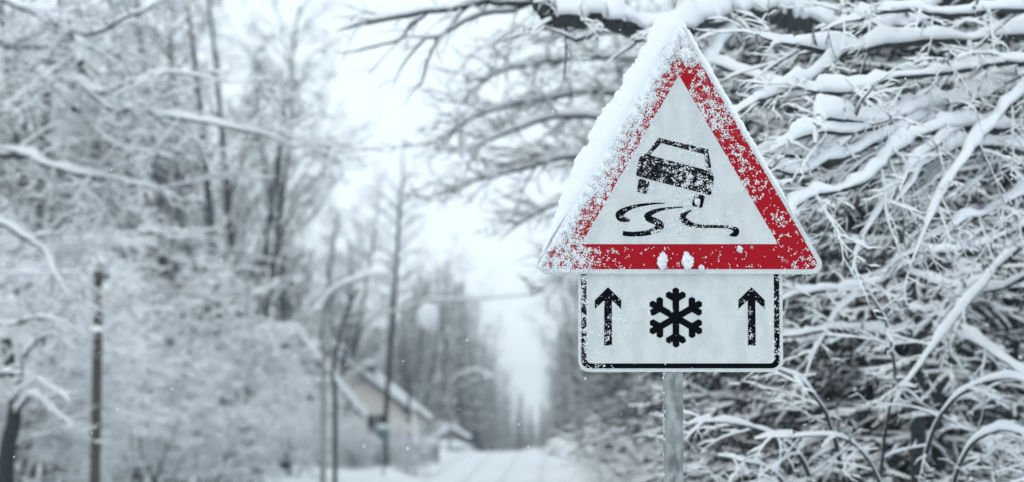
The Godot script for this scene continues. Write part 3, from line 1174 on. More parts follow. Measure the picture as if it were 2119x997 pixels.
func build_trees() -> void:
	# four kinds of tall bare tree and three of low frosted tree; every other one is a copy of these, turned and scaled
	var tall := []
	for k in 4:
		var w := Wood.new()
		grow(w, Vector3.ZERO, Vector3(rf(-0.1, 0.1), 1, rf(-0.1, 0.1)).normalized(), 15.0, 0.21, 0, tall_levels(k))
		if k % 2 == 1:
			grow(w, Vector3(0.1, 0.4, 0), Vector3(0.3, 1, 0.1).normalized(), 12.0, 0.15, 0, tall_levels(k))
		tall.append(tree("bare_tree", "", w, M.far_bark, M.far_bark))
	var low := []
	for k in 3:
		var w := Wood.new()
		for i in 5:
			var a := TAU * i / 5 + rf(-0.4, 0.4)
			var lean := rf(0.15, 0.75)
			grow(w, Vector3(cos(a), 0, sin(a)) * 0.2, Vector3(cos(a) * lean, 1, sin(a) * lean).normalized(), rf(3.2, 5.2), 0.05, 0, frost_levels(k))
		low.append(tree("frosted_tree", "", w, M.bark, M.twig))
	var dark := []
	for k in 2:
		var w := spruce([13.0, 15.0][k])
		dark.append(tree("spruce_tree", "", w, M.needles, M.needles))
	tall.append_array(dark)
	var first := {}
	# [kind, u in the photograph of the trunk, distance, size, stretch, label]
	var singles := [
		["t0", 370, 74, 0.95, 1.1, "tall bare tree rising behind the left frosted bushes, left of the dark upright trunk"],
		["t1", 465, 74, 0.95, 1.1, "tall bare tree with a dark upright trunk above the left white bushes"],
		["t3", 532, 79, 0.95, 1.15, "tall bare forked tree next to the dark upright trunk, leaning right"],
		["t2", 590, 90, 0.9, 1.05, "tall bare tree with thin twin stems between the forked tree and the street lamp"],
		["t0", 250, 96, 1.1, 1.1, "tall bare tree far behind the frosted bushes above the utility pole"],
		["t2", 120, 84, 1.1, 1.1, "tall bare tree far behind the snowy limbs at the left edge"],
		["t3", 10, 70, 1.05, 1.0, "tall bare tree behind the left edge limbs, farthest left"],
		["t2", 700, 128, 0.85, 1.0, "bare tree standing behind the curved street lamp"],
		["t1", 300, 106, 1.3, 1.1, "very tall bare tree behind the broad frosted tree, left of the dark upright trunk"],
		["t3", 420, 112, 1.25, 1.1, "very tall bare tree directly behind the dark upright trunk"],
		["t0", 500, 118, 1.3, 1.1, "very tall bare tree behind the forked tree, its top above the picture"],
		["t2", 640, 126, 1.15, 1.05, "tall bare tree nearest the open sky, behind the twin stemmed one"],
		["t1", 150, 100, 1.3, 1.1, "very tall bare tree above the dark spruce behind the utility pole"],
		["t0", 60, 92, 1.25, 1.1, "very tall bare tree above the spruce behind the left edge limbs"]]
	for q in singles:
		var p := at(q[1], 905, q[2])
		var o := instance(q[0], tall, low, first, q[5], "")
		place(o, p.x, q[2], rf(0, TAU), q[3], q[4])
	# rows of hazy trees along both sides
	for row in [["left", -1.0], ["right", 1.0]]:
		var label := "hazy snow dusted bare tree in the row along the %s side of the road" % row[0]
		var group := "hazy trees along the %s side of the road" % row[0]
		var side: float = row[1]
		var d := 112.0 if side < 0.0 else 62.0
		while d < 420.0:
			for k in 3:
				var x := road_x(d) + side * (7.6 + k * rf(4.5, 7.0) + rf(0, 2.0))
				var o := instance("t%d" % rng.randi_range(0, 3), tall, low, first, label, group)
				place(o, x, d + rf(-5, 5), rf(0, TAU), rf(0.62, 0.85) if side > 0.0 else rf(0.7, 0.95), rf(0.9, 1.1))
			d *= rf(1.10, 1.17)
	for q in [[1480, 44, 0.62], [1420, 52, 0.66], [1345, 64, 0.62], [1300, 78, 0.60], [1560, 60, 0.8], [1265, 96, 0.60], [1240, 118, 0.62]]:
		var p := at(q[0], 905, q[1])
		var o := instance("t%d" % rng.randi_range(0, 3), tall, low, first, "dusky bare tree on the right verge %s" % ["behind the left half of the sign plate", "behind the sign plate's left border", "just left of the sign's pole", "behind the plate's lower left corner", "straight behind the sign's pole", "left of the lower plate, close to the crest", "farthest, where the right verge meets the crest"][[1480, 1420, 1345, 1300, 1560, 1265, 1240].find(q[0])], "")
		place(o, p.x, q[1], rf(0, TAU), q[2], 1.0)
	for row in [["left", -1.0], ["right", 1.0]]:
		var side: float = row[1]
		var d := 118.0 if side < 0.0 else 88.0
		while d < 430.0:
			for k in (3 if side < 0.0 else 2):
				var x := road_x(d) + side * ((7.0 + k * rf(2.5, 4.0) if side < 0.0 else 11.5 + k * rf(4.0, 7.0)) + rf(0, 2.0))
				var o := instance("t%d" % rng.randi_range(4, 5), tall, low, first, "dark snowy spruce standing in the haze on the %s side of the road" % row[0], "hazy spruces on the %s side" % row[0])
				place(o, x, d + rf(-4, 4), rf(0, TAU), rf(0.48, 0.62) if side < 0.0 and d < 210.0 else (rf(0.62, 0.8) if side < 0.0 else rf(0.5, 0.68)), 1.0)
			d *= rf(1.045, 1.08) if side < 0.0 and d > 140.0 else rf(1.06, 1.11)
	for row in [["left", -1.0], ["right", 1.0]]:
		var side: float = row[1]
		var d := 150.0 if side < 0.0 else 56.0
		while d < 430.0:
			var o := instance("t%d" % rng.randi_range(4, 5) if rng.randf() < 0.4 else "t%d" % rng.randi_range(0, 3), tall, low, first, "dim tree close to the %s edge of the road, softened by haze" % row[0], "dim trees at the %s road edge" % row[0])
			place(o, road_x(d) + side * ((5.1 if d < 190.0 else 3.9) + rf(0, 1.4)) - (0.9 if side > 0.0 and d > 110.0 else 0.0), d + rf(-3, 3), rf(0, TAU), (rf(0.66, 0.76) if d < 170.0 else (rf(0.88, 1.02) if d < 260.0 else rf(0.8, 0.95))) if side < 0.0 else rf(0.55, 0.78), 1.0)
			d *= rf(1.03, 1.055)
	for i in 40:
		var d := 300.0 + 4.5 * i
		var o := instance("t%d" % rng.randi_range(4, 5), tall, low, first, "faint spruce beyond the crest where the road ends", "faint spruces beyond the crest")
		place(o, road_x(d) + [-1.0, 0.35, -0.5, 0.8, 0.0][i % 5] * 8.0 + rf(-3.0, 3.0), d, rf(0, TAU), rf(0.5, 0.66), 1.0)
	# deep wood on the left, behind the first row
	for i in 16:
		var d := rf(95, 190)
		var o := instance("t%d" % rng.randi_range(0, 3), tall, low, first, "grey bare tree in the wood deep behind the left frosted bushes", "trees deep in the left wood")
		place(o, road_x(d) - rf(14, 42), d, rf(0, TAU), rf(0.8, 1.1), 1.1)
	for i in 16:
		var d := rf(24, 80)
		var o := instance("t%d" % rng.randi_range(0, 3), tall, low, first, "grey bare tree in the wood deep behind the right snowy thicket", "trees deep in the right wood")
		place(o, road_x(d) + rf(7.5, 12) + d * 0.13 * rf(0.1, 1.0), d, rf(0, TAU), rf(0.6, 0.9), 1.0)
	# frosted trees: left bank, then right
	# [kind, u of the trunk, distance, width, v of the top, label]
	var frosted := [
		["f0", 40, 54, 1.15, 400, "white frosted tree at the left edge below the snowy limbs"],
		["f1", 250, 66, 1.30, 400, "white frosted tree right behind the wooden utility pole"],
		["f2", 130, 60, 1.15, 440, "white frosted tree just left of the wooden utility pole"],
		["f0", 350, 68, 1.30, 420, "broad white frosted tree right of the wooden utility pole"],
		["f1", 440, 70, 1.2, 510, "white frosted tree in the middle of the left bushes, under the dark upright trunk"],
		["f2", 505, 76, 1.00, 575, "white frosted tree at the right end of the left bushes, left of the street lamp"],
		["f1", 555, 86, 0.80, 640, "low white frosted bush sloping down beside the street lamp"],
		["f0", 605, 94, 0.60, 715, "lowest white frosted bush at the foot of the street lamp"],
		["f2", 310, 58, 0.75, 700, "dusky low bush with steep bare stems between utility pole and white bushes"],
		["f2", 430, 62, 0.7, 740, "dusky low bush with steep bare stems before the middle of the left bushes"],
		["f0", -60, 52, 1.5, 330, "tall white frosted tree half outside the left edge"],
		["f1", 180, 84, 1.5, 350, "white frosted tree rising highest above the utility pole's top"],
		["f2", 60, 72, 1.5, 320, "white frosted tree behind the left edge limbs"],
		["t4", 190, 96, 1.1, 130, "dark spruce rising far behind the top of the utility pole"],
		["t5", 40, 90, 1.1, 100, "dark spruce behind the crooked limbs of the left edge tree"],
		["t4", 330, 108, 1.0, 160, "dark spruce behind the broad frosted tree, below the tall bare trees"],
		["f1", 665, 102, 0.5, 745, "small white bush before the left house, right of the street lamp"],
		["f2", 735, 103, 0.4, 845, "smaller white bush before the gap between the two houses"]]
	for q in frosted:
		var p := at(q[1], 905, q[2])
		var o := instance(q[0], tall, low, first, q[5], "")
		place(o, p.x, q[2], rf(0, TAU), q[3], (at(q[1], q[4], q[2]).y - ground(p.x, q[2])) / height_of(o) / q[3])
	for i in 7:
		var o := instance("f%d" % (i % 3), tall, low, first, ["leftmost low hedge bush before the houses, next to the slim leaning tree", "second low hedge bush from the slim leaning tree, before the houses", "third low hedge bush from the slim leaning tree, before the cream wall", "middle low hedge bush before the houses, left of the square board", "low hedge bush right behind the square board before the houses", "last but one hedge bush before the houses, right of the square board", "rightmost low hedge bush before the houses, next to the garden wall"][i], "hedge bushes before the houses")
		var p := at(690 + i * 27, 905, 104.0)
		place(o, p.x, 104.0 + rf(-1, 2), rf(0, TAU), rf(0.30, 0.40), rf(1.1, 1.3))
	frosted = [
		["f1", 1480, 15.5, 0.36, 0.75, "low snowy bush right behind the sign's pole"],
		["f0", 1640, 14.0, 0.36, 0.75, "low snowy bush right of the pole, second from the sign"],
		["f2", 1800, 13.0, 0.38, 0.75, "low snowy bush at the lower right, between pole and right edge"],
		["f1", 1960, 12.5, 0.38, 0.75, "low snowy bush nearest the lower right corner"],
		["f0", 2120, 13.5, 0.45, 0.85, "snowy bush half outside the lower right corner"],
		["t5", 1545, 19.5, 0.42, 1.25, "dark spruce close behind the thicket, just right of the lower plate"],
		["t4", 1680, 18.5, 0.42, 1.2, "dark spruce close behind the bent thin tree's left boughs"],
		["t5", 1800, 18, 0.42, 1.25, "dark spruce close behind the bent thin tree's trunk"],
		["t4", 1950, 17.5, 0.42, 1.25, "dark spruce close behind the bent thin tree's right boughs"],
		["t5", 2090, 18.5, 0.45, 1.25, "dark spruce close behind the heavy boughs at the right edge"],
		["f0", 1400, 30, 0.55, 0.9, "dusky bush behind the sign plate's lower edge"],
		["t4", 1720, 24, 0.6, 1.2, "dark spruce behind the thicket, right of the plate"],
		["t5", 1590, 29, 0.6, 1.2, "dark spruce just right of the triangle's right corner, behind thin boughs"],
		["t5", 2010, 26, 0.7, 1.2, "dark spruce behind the thicket, near the right edge"],
		["t4", 2150, 22, 0.6, 1.2, "dark spruce half outside the right edge"],
		["t4", 1460, 34, 0.62, 1.2, "dark spruce straight behind the lower plate's right half"],
		["t5", 1880, 21, 0.6, 1.2, "dark spruce behind the thicket at mid height on the right"],
		["f1", 1372, 46, 0.4, 0.8, "hazy bush left of the sign's pole at the right verge"],
		["t4", 1262, 92, 0.58, 1.0, "dark hazy spruce left of the lower plate, nearest the open sky"],
		["t5", 1292, 80, 0.56, 1.0, "dark hazy spruce just left of the lower plate, second from the open sky"],
		["t4", 1228, 116, 0.62, 1.0, "dark hazy spruce farther up the right verge, in the narrow gap beside the sky"],
		["t5", 1335, 68, 0.52, 1.0, "dark spruce behind the lower plate's left arrow"]]
	for q in frosted:
		var p := at(q[1], 905, q[2])
		var o := instance(q[0], tall, low, first, q[5], "")
		place(o, p.x, q[2], rf(0, TAU), q[3], q[4])
	build_limbs()


func instance(kind: String, tall: Array, low: Array, first: Dictionary, label: String, group: String) -> Node3D:
	var o: Node3D = (tall if kind[0] == "t" else low)[int(kind[1])]
	if first.has(kind):
		return copy(o, label, group)
	first[kind] = true
	tag(o, label, "tree", group)
	return o


func tris(o: Node3D) -> int:
	var n := 0
	for c in o.get_children():
		if c is MeshInstance3D:
			for i in c.mesh.get_surface_count():
				n += c.mesh.surface_get_array_index_len(i) / 3
	return n


# trees near enough for their limbs to be followed one by one: [first radius, last radius, snow depth, [u, v, distance] ...]
func limbed(called: String, label: String, root: Vector2, trunk: Array, r: float, limbs: Array, levels: Array, per: int, category := "tree") -> void:
	var base := Vector3(root.x, ground(root.x, root.y) - 0.1, -root.y)
	var t := thing(called, label, category, base)
	var w := Wood.new()
	w.trunk = w.bark
	var b := Buf.new()
	if not trunk.is_empty():
		var pts := [base]
		for q in trunk:
			pts.append(at(q[0], q[1], q[2]))
		var run := line(pts, r, r * 0.55)
		for i in run[0].size():
			run[0][i] -= base
		tube(b, run[0], run[1], 12, true)
		obj("trunk", t, b, M.bark)
	for l in limbs:
		var pts := []
		for i in range(3, l.size()):
			pts.append(at(l[i][0], l[i][1], l[i][2]))
		var run := line(pts, l[0], l[1], per)
		var p: PackedVector3Array = run[0]
		var rad: PackedFloat32Array = run[1]
		for i in p.size():
			p[i] += Vector3(rf(-1, 1), rf(-1, 1), rf(-1, 1)) * rad[i] * 0.35 - base
			rad[i] *= rf(0.9, 1.12)
		b = Buf.new()
		tube(b, p, rad, 8, true)
		var o := obj("limb", t, b, M.bark)
		b = Buf.new()
		snow_on(b, p, rad, 8, l[2], l[2] * 0.3, 0.75)
		smooth(b, 0)
		obj("snow_cover", o, b, M.snow)
		sprout(w, p, rad, 0, levels)
		var end := p.size() - 1
		grow(w, p[end], (p[end] - p[end - 1]).normalized(), float(levels[0].lmax) * rf(0.25, 0.4), rad[end] * 0.92, 0, levels)
	obj("crown", t, w.bark, M.twig, w.snow, M.snow)


func build_limbs() -> void:
	# left edge tree: dark limbs that hang in from the left
	var ll := [
		lv(0.3, 0.12, 0.0, 0.85, 6, 5, 0.035, 0.010, 3.6, 0.02, 0.3, 0.7, 0.4, 1.4, 30, 75, 0.3, 0.0, 0.32, 0.009),
		lv(0.22, 0.12, -0.02, 0.85, 4, 4, 0.024, 0.006, 6.0, 0.1, 0.5, 0.5, 0.25, 0.9, 30, 70, 0.4, 0.0, 0.5, 0.006),
		lv(0.22, 0.13, -0.03, 0.7, 3, 3, 0.016, 0.005, 7.0, 0.1, 0.5, 0.6, 0.2, 0.5, 30, 65, 0.4, 0.0, 0.6, 0.005),
		lv(0.2, 0.15, -0.04, 0.6, 3, 3, 0.006, 0.002)]
	var edge := at(-60, 905, 31.0)
	limbed("limbed_tree", "large tree at the left edge with dark crooked limbs carrying snow", Vector2(edge.x, 31.0), [[-40, 600, 31], [-90, 200, 31], [-140, -200, 31]], 0.2, [
		[0.083, 0.016, 0.039, [-100, 20, 31], [0, 80, 30], [50, 120, 30], [110, 172, 29.5], [145, 215, 29], [195, 262, 29], [240, 302, 28.5], [330, 322, 28]],
		[0.061, 0.013, 0.039, [60, 15, 30], [130, 45, 29], [148, 90, 29], [168, 125, 28.5], [160, 165, 28.5], [228, 222, 28], [252, 232, 28], [286, 210, 28], [330, 238, 27.5], [430, 255, 27], [560, 282, 27]],
		[0.066, 0.011, 0.050, [-80, 320, 31], [0, 318, 30], [50, 322, 29.5], [130, 352, 29], [250, 376, 28.5], [330, 394, 28]],
		[0.033, 0.007, 0.011, [140, 360, 29], [170, 392, 28.8], [205, 420, 28.5], [240, 475, 28.3]],
		[0.055, 0.012, 0.033, [-60, 430, 31], [0, 460, 30], [60, 495, 29.5], [97, 522, 29.3], [112, 562, 29], [140, 606, 28.8], [170, 620, 28.6]],
		[0.049, 0.009, 0.028, [-40, -20, 30], [60, 20, 29], [110, 45, 28.7], [190, 70, 28], [250, 40, 27.5], [300, 20, 27]],
		[0.033, 0.005, 0.025, [150, 160, 28.5], [210, 190, 28], [280, 165, 27.5], [350, 150, 27], [470, 170, 26.5]],
		[0.033, 0.005, 0.025, [-40, 660, 30], [20, 670, 29], [80, 655, 28.5], [130, 665, 28]],
		[0.033, 0.005, 0.025, [-40, 780, 30], [20, 770, 29], [70, 780, 28.5], [120, 810, 28]]], ll, 4)
	var stump := at(28, 905, 33.0)
	limbed("dark_trunk_tree", "small tree with a dark leaning trunk at the lower left corner", Vector2(stump.x - 0.1, 33.0), [[12, 950, 33], [28, 860, 33], [22, 780, 33], [10, 700, 33]], 0.12, [
		[0.04, 0.015, 0.05, [25, 830, 33], [50, 740, 32.5], [80, 700, 32], [120, 690, 31.5]],
		[0.035, 0.012, 0.05, [20, 800, 33], [-30, 730, 32.5], [-80, 690, 32]],
		[0.03, 0.012, 0.05, [28, 860, 33], [60, 820, 32.5], [90, 830, 32], [120, 860, 31.5]]], ll, 4)
	# slim leaning tree by the street lamp
	var lean := at(693, 905, 66.0)
	var few := [lv(0.4, 0.1, 0.0, 0.8, 4, 4, 0.02, 0.006, 1.6, 0.3, 0.3, 0.7, 0.4, 1.0, 30, 70, 0.2, 0.1, 0.4, 0.010), ll[2], ll[3]]
	limbed("leaning_tree", "slim dark tree, upright below and leaning right above, beside the curved street lamp", Vector2(lean.x, 66.0), [[693, 880, 66], [692, 800, 66], [687, 776, 66], [695, 728, 66], [711, 664, 66], [727, 622, 66], [741, 596, 66]], 0.065, [
		[0.04, 0.015, 0.02, [690, 730, 66], [676, 690, 66], [650, 660, 66]],
		[0.03, 0.015, 0.02, [712, 655, 66], [750, 640, 66], [790, 650, 66]]], few, 4)
	var slender := [
		lv(0.4, 0.10, 0.04, 0.85, 4, 4, 0.02, 0.004, 2.6, 0.05, 0.36, 0.6, 0.5, 1.5, 30, 60, 0.1, 0.1, 0.45, 0.012),
		lv(0.35, 0.13, 0.02, 0.8, 3, 3, 0.008, 0.001, 4.5, 0.1, 0.5, 0.6, 0.3, 0.8, 30, 60, 0.1, 0.0, 0.5, 0.009),
		lv(0.3, 0.14, 0.0, 0.7, 3, 3, 0.0, 0.0)]
	var s := at(797, 905, 104.0)
	var side_limbs := [[0.05, 0.02, 0.02, [826, 430, 104], [832, 370, 104], [834, 325, 104]]]
	for i in 17:
		var v := 640.0 - i * 15.5
		var u := lerpf(817, 829, i / 17.0)
		var out := (1.0 if i % 2 == 0 else -1.0) * lerpf(85, 26, i / 17.0) * rf(0.7, 1.15)
		side_limbs.append([0.045, 0.016, 0.03, [u, v, 104], [u + out * 0.5, v - rf(12, 28), 104.0 + rf(-0.6, 0.6)], [u + out, v - rf(20, 46), 104.0 + rf(-1.4, 1.4)]])
	limbed("slender_tree", "slender dark tree between the houses and the hanging lamp, rising to a thin crown", Vector2(s.x, 104.0), [[797, 880, 104], [804, 770, 104], [814, 660, 104], [820, 540, 104], [827, 420, 104]], 0.12, side_limbs, slender, 3)
	# right: the great limb over the sign and its tree
	var rl := [
		lv(0.1, 0.16, -0.04, 0.85, 5, 5, 0.028, 0.008, 6.5, 0.05, 0.3, 0.7, 0.2, 0.55, 25, 70, 0.35, -0.05, 0.36, 0.0045),
		lv(0.06, 0.16, -0.05, 0.9, 4, 4, 0.014, 0.0035, 11.0, 0.08, 0.5, 0.5, 0.12, 0.42, 25, 65, 0.3, -0.05, 0.42, 0.0024),
		lv(0.045, 0.18, -0.06, 0.9, 3, 3, 0.010, 0.0030, 22.0, 0.08, 0.45, 0.6, 0.05, 0.17, 30, 65, 0.25, 0.0, 0.6, 0.0015),
		lv(0.05, 0.16, -0.05, 0.8, 3, 3, 0.007, 0.0025)]
	var bare := [
		lv(0.3, 0.12, 0.0, 0.8, 5, 5, 0.02, 0.004, 2.6, 0.05, 0.3, 0.7, 0.5, 1.4, 25, 60, 0.2, -0.1, 0.40, 0.007),
		lv(0.16, 0.13, -0.01, 0.85, 4, 4, 0.008, 0.001, 3.8, 0.1, 0.4, 0.5, 0.2, 0.6, 30, 60, 0.2, -0.1, 0.45, 0.004),
		lv(0.12, 0.14, -0.02, 0.85, 3, 3, 0.004, 0.001, 6.0, 0.1, 0.5, 0.6, 0.12, 0.4, 30, 60, 0.2, -0.1, 0.6, 0.0025),
		lv(0.1, 0.15, -0.03, 0.7, 3, 3, 0.004, 0.0015)]
	var big := at(2420, 905, 15.5)
	limbed("overhanging_tree", "dark tree whose thick snow topped limb reaches left over the sign", Vector2(big.x + 0.3, 15.5), [[2430, 500, 15.5], [2440, 100, 15.5], [2420, -300, 15.5]], 0.16, [
		[0.078, 0.040, 0.065, [2440, -60, 15.5], [2200, -40, 15.4], [1960, -5, 15.3], [1900, 40, 15.2], [1800, 62, 15], [1700, 52, 14.8], [1640, 36, 14.5], [1600, 24, 14.3], [1555, 22, 14], [1500, 32, 13.8], [1455, 46, 13.6], [1400, 58, 13.4], [1310, 58, 13.2], [1265, 42, 13.1], [1205, 38, 13], [1142, 36, 13], [1124, 12, 13], [1110, -20, 13], [1100, -60, 13]],
		[0.034, 0.026, 0.05, [1590, 30, 14.2], [1540, 45, 14], [1505, 72, 13.8], [1480, 105, 13.6], [1464, 140, 13.5]],
		[0.03, 0.02, 0.03, [1300, 54, 13.2], [1288, 20, 13.2], [1275, -40, 13.3]],
		[0.02, 0.012, 0.035, [1300, 60, 13.2], [1250, 58, 13.1], [1215, 75, 13], [1190, 82, 13]],
		[0.016, 0.010, 0.03, [1470, 130, 13.5], [1560, 160, 13.3], [1640, 190, 13.2]]], [lv(0.12, 0.15, -0.03, 0.85, 5, 5, 0.022, 0.006, 4.5, 0.05, 0.2, 0.7, 0.15, 0.42, 30, 75, 0.35, -0.05, 0.2, 0.006), rl[1], rl[2], rl[3]], 5)
	var thin := [bare[1], bare[2], bare[3]]
	limbed("sky_branch_tree", "tree whose thin dark branches hang against the pale sky above the road", Vector2(3.6, 22.0), [[1900, 500, 22], [1800, 0, 22], [1750, -300, 22]], 0.15, [
		[0.045, 0.020, 0.02, [1800, -90, 22], [1500, -70, 21], [1260, -40, 20.5], [1140, -8, 20.2], [1050, 8, 20], [1000, 2, 20], [945, 18, 20], [890, 24, 20], [800, 38, 20], [740, 50, 20]],
		[0.025, 0.012, 0.012, [1140, -8, 20.2], [1060, 20, 20.1], [990, 30, 20], [940, 55, 20], [905, 76, 20], [880, 78, 20]],
		[0.014, 0.008, 0.008, [905, 76, 20], [892, 110, 20], [882, 130, 20], [873, 170, 20], [862, 180, 20]],
		[0.016, 0.008, 0.01, [890, 24, 20], [850, 50, 20], [830, 80, 20], [790, 92, 20], [740, 105, 20]],
		[0.014, 0.007, 0.008, [880, 78, 20], [855, 105, 20], [830, 140, 20]]], thin, 4)
	# right: a middle tree whose lower branches reach over the road, left of the sign
	var ml := [
		lv(0.4, 0.12, 0.0, 0.8, 5, 5, 0.04, 0.010, 4.6, 0.05, 0.30, 0.3, 0.35, 1.3, 25, 65, 0.3, -0.03, 0.5, 0.012),
		lv(0.3, 0.13, -0.01, 0.8, 4, 4, 0.022, 0.005, 5.5, 0.1, 0.5, 0.5, 0.35, 1.1, 30, 65, 0.3, 0.0, 0.5, 0.009),
		lv(0.25, 0.14, -0.02, 0.7, 3, 3, 0.004, 0.001, 8.5, 0.1, 0.5, 0.6, 0.2, 0.6, 30, 60, 0.3, 0.0, 0.6, 0.007),
		lv(0.2, 0.15, -0.02, 0.6, 3, 3, 0.0, 0.0)]
	limbed("spreading_tree", "tree with layered drooping branches that reach over the road left of the triangle", Vector2(3.2, 32.0), [[1560, 500, 32], [1520, 100, 32], [1500, -200, 32]], 0.17, [
		[0.05, 0.016, 0.06, [1540, 150, 32], [1400, 130, 31.5], [1250, 120, 31], [1120, 130, 30.5], [1030, 150, 30], [990, 180, 30]],
		[0.05, 0.016, 0.06, [1550, 240, 32], [1400, 210, 31.5], [1240, 190, 31], [1100, 210, 30.5], [1000, 235, 30], [940, 265, 30]],
		[0.05, 0.016, 0.06, [1550, 330, 32], [1400, 300, 31], [1260, 250, 30.5], [1160, 240, 30], [1060, 270, 30], [990, 300, 30]],
		[0.05, 0.014, 0.07, [1555, 400, 32], [1400, 360, 31], [1280, 330, 30.5], [1180, 325, 30], [1100, 345, 30], [1020, 365, 30], [950, 385, 30]],
		[0.045, 0.014, 0.06, [1560, 480, 32], [1420, 440, 31], [1280, 410, 30.5], [1160, 420, 30], [1080, 460, 30]],
		[0.045, 0.014, 0.06, [1565, 590, 32], [1420, 540, 31], [1280, 520, 30.5], [1200, 545, 30], [1160, 570, 30]],
		[0.045, 0.014, 0.05, [1530, 60, 32], [1380, 50, 31.5], [1230, 70, 31], [1120, 60, 30.5], [1020, 90, 30]],
		[0.04, 0.014, 0.05, [1570, 700, 32], [1470, 670, 31.5], [1390, 668, 31]]], ml, 4)
	# right: the snowy thicket beside the sign
	var b1 := at(2230, 905, 13.2)
	limbed("snowy_thicket_tree", "tree at the right edge with heavy white boughs pointing at the sign", Vector2(b1.x, 13.2), [[2250, 500, 13.2], [2240, 0, 13.2], [2200, -300, 13.2]], 0.1, [
		[0.030, 0.016, 0.074, [2240, 120, 13.2], [2119, 172, 12.8], [2050, 190, 12.5], [1960, 222, 12.2], [1900, 228, 12], [1850, 245, 11.8], [1790, 255, 11.6], [1730, 246, 11.4], [1695, 250, 11.3]],
		[0.026, 0.012, 0.061, [2240, 200, 13], [2119, 262, 12.5], [1990, 262, 12], [1900, 282, 11.8], [1840, 322, 11.6], [1790, 372, 11.4], [1740, 395, 11.3], [1690, 402, 11.2], [1640, 430, 11.1]],
		[0.022, 0.010, 0.054, [1960, 228, 12.2], [1880, 262, 11.9], [1800, 300, 11.6], [1720, 330, 11.4], [1615, 318, 11.3]],
		[0.022, 0.010, 0.047, [2240, 330, 13], [2119, 312, 12.4], [2010, 300, 12], [1930, 330, 11.8], [1900, 350, 11.7], [1884, 385, 11.6]],
		[0.030, 0.016, 0.068, [2240, 60, 13.2], [2119, 70, 12.8], [2000, 84, 12.5], [1850, 88, 12.2], [1740, 108, 12], [1640, 92, 11.8]],
		[0.022, 0.010, 0.047, [2240, 380, 13], [2119, 402, 12.4], [2040, 442, 12], [1990, 455, 11.8], [1962, 478, 11.7]],
		[0.02, 0.008, 0.047, [1740, 108, 12], [1680, 160, 11.7], [1620, 190, 11.5], [1560, 210, 11.4]],
		[0.018, 0.008, 0.047, [1850, 250, 11.8], [1760, 275, 11.5], [1700, 272, 11.3], [1640, 290, 11.2]],
		[0.022, 0.010, 0.047, [2200, 20, 12.8], [2080, 20, 12.4], [1960, 30, 12.2], [1860, 20, 12], [1780, 40, 11.9]],
		[0.022, 0.010, 0.054, [2230, 90, 12.6], [2115, 190, 12.2], [2050, 260, 12], [2000, 322, 11.8], [1950, 400, 11.6], [1920, 470, 11.5]],
		[0.018, 0.008, 0.047, [1990, 262, 12], [1900, 330, 11.7], [1830, 420, 11.5], [1780, 500, 11.4]],
		[0.016, 0.008, 0.041, [1790, 255, 11.6], [1720, 320, 11.4], [1660, 360, 11.3], [1600, 350, 11.2]],
		[0.020, 0.010, 0.047, [2200, 130, 12.6], [2080, 130, 12.3], [1960, 150, 12], [1860, 160, 11.8], [1760, 190, 11.6], [1690, 190, 11.5]]], rl, 5)
	var b2 := at(1900, 905, 15.0)
	limbed("bent_sapling", "thin bent tree in the thicket with boughs spreading across the lower right", Vector2(b2.x, 15.0), [[1900, 800, 15], [1890, 600, 15], [1870, 480, 15], [1840, 420, 15]], 0.05, [
		[0.024, 0.012, 0.04, [1890, 640, 15], [1950, 650, 14.6], [1990, 690, 14.3], [2060, 730, 14], [2140, 790, 13.6]],
		[0.022, 0.010, 0.04, [1895, 700, 15], [1960, 640, 14.6], [2010, 600, 14.2], [2060, 560, 14], [2130, 500, 13.8]],
		[0.020, 0.010, 0.035, [1890, 680, 15], [1820, 690, 14.6], [1740, 680, 14.2], [1660, 690, 14]],
		[0.020, 0.010, 0.035, [1880, 540, 15], [1800, 590, 14.5], [1720, 600, 14.2], [1640, 610, 14]],
		[0.018, 0.008, 0.03, [2060, 560, 14], [1990, 640, 13.8], [1930, 720, 13.6], [1880, 790, 13.5]],
		[0.016, 0.008, 0.03, [1800, 590, 14.5], [1730, 650, 14.2], [1680, 740, 14]],
		[0.018, 0.008, 0.03, [1875, 500, 15], [1940, 520, 14.6], [2030, 510, 14.2], [2119, 470, 14]],
		[0.018, 0.008, 0.03, [1880, 560, 15], [1960, 590, 14.6], [2060, 600, 14.2], [2140, 560, 14]]], rl, 5)
	var b3 := at(1780, 905, 13.5)
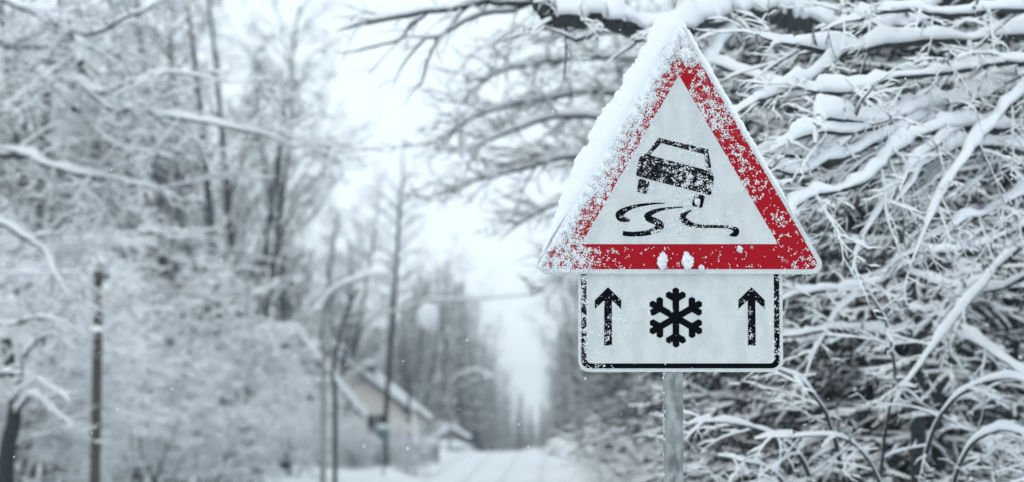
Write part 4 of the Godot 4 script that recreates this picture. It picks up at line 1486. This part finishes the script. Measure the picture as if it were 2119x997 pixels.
	limbed("snowy_bush", "snow laden bush of long arching boughs at the lower right of the sign's pole", Vector2(b3.x, 13.5), [[1790, 1150, 13.5], [1800, 1060, 13.5]], 0.04, [
		[0.013, 0.004, 0.022, [1700, 1060, 13.5], [1650, 935, 13.2], [1560, 885, 13], [1470, 872, 12.8]],
		[0.013, 0.004, 0.022, [1760, 1060, 13.5], [1720, 880, 13.2], [1660, 790, 13], [1580, 752, 12.8]],
		[0.013, 0.004, 0.025, [1900, 1060, 13.5], [1930, 900, 13.2], [1990, 815, 13], [2080, 782, 12.8], [2140, 795, 12.6]],
		[0.013, 0.004, 0.025, [1960, 1060, 13.5], [2000, 935, 13], [2070, 890, 12.8], [2140, 905, 12.6]],
		[0.012, 0.004, 0.022, [1650, 1060, 13.5], [1600, 975, 13.1], [1520, 952, 12.9]],
		[0.012, 0.004, 0.022, [1820, 1060, 13.5], [1832, 900, 13.3], [1852, 780, 13.2], [1835, 670, 13], [1800, 606, 12.9]],
		[0.010, 0.004, 0.019, [1850, 1060, 13.5], [1800, 955, 13.2], [1740, 905, 13], [1640, 905, 12.9]]], rl, 5, "bush")


func build_snowfall() -> void:
	# flakes in the air, from before the sign to some way behind it
	var m := MultiMesh.new()
	m.transform_format = MultiMesh.TRANSFORM_3D
	var ball := SphereMesh.new()
	ball.radius = 0.5
	ball.height = 1.0
	ball.radial_segments = 8
	ball.rings = 5
	ball.material = M.snow
	m.mesh = ball
	m.instance_count = 900
	for i in 900:
		var d := 5.5 + 7.0 * pow(rng.randf(), 1.2)
		var p := Vector3(rf(-0.215, 0.215) * d, 1.7 + rf(-0.03, 0.185) * d, -d)
		var s := 0.0018 + 0.0032 * pow(rng.randf(), 2.5)
		m.set_instance_transform(i, Transform3D(Basis.from_euler(Vector3(0, 0, rf(-0.5, 0.5))).scaled(Vector3(s, s * rf(1.0, 1.7), s)), p))
	var o := MultiMeshInstance3D.new()
	o.multimesh = m
	o.name = "falling_snow"
	add_child(o)
	tag(o, "tiny snowflakes drifting in the air round the sign", "snowflakes", "", "stuff")
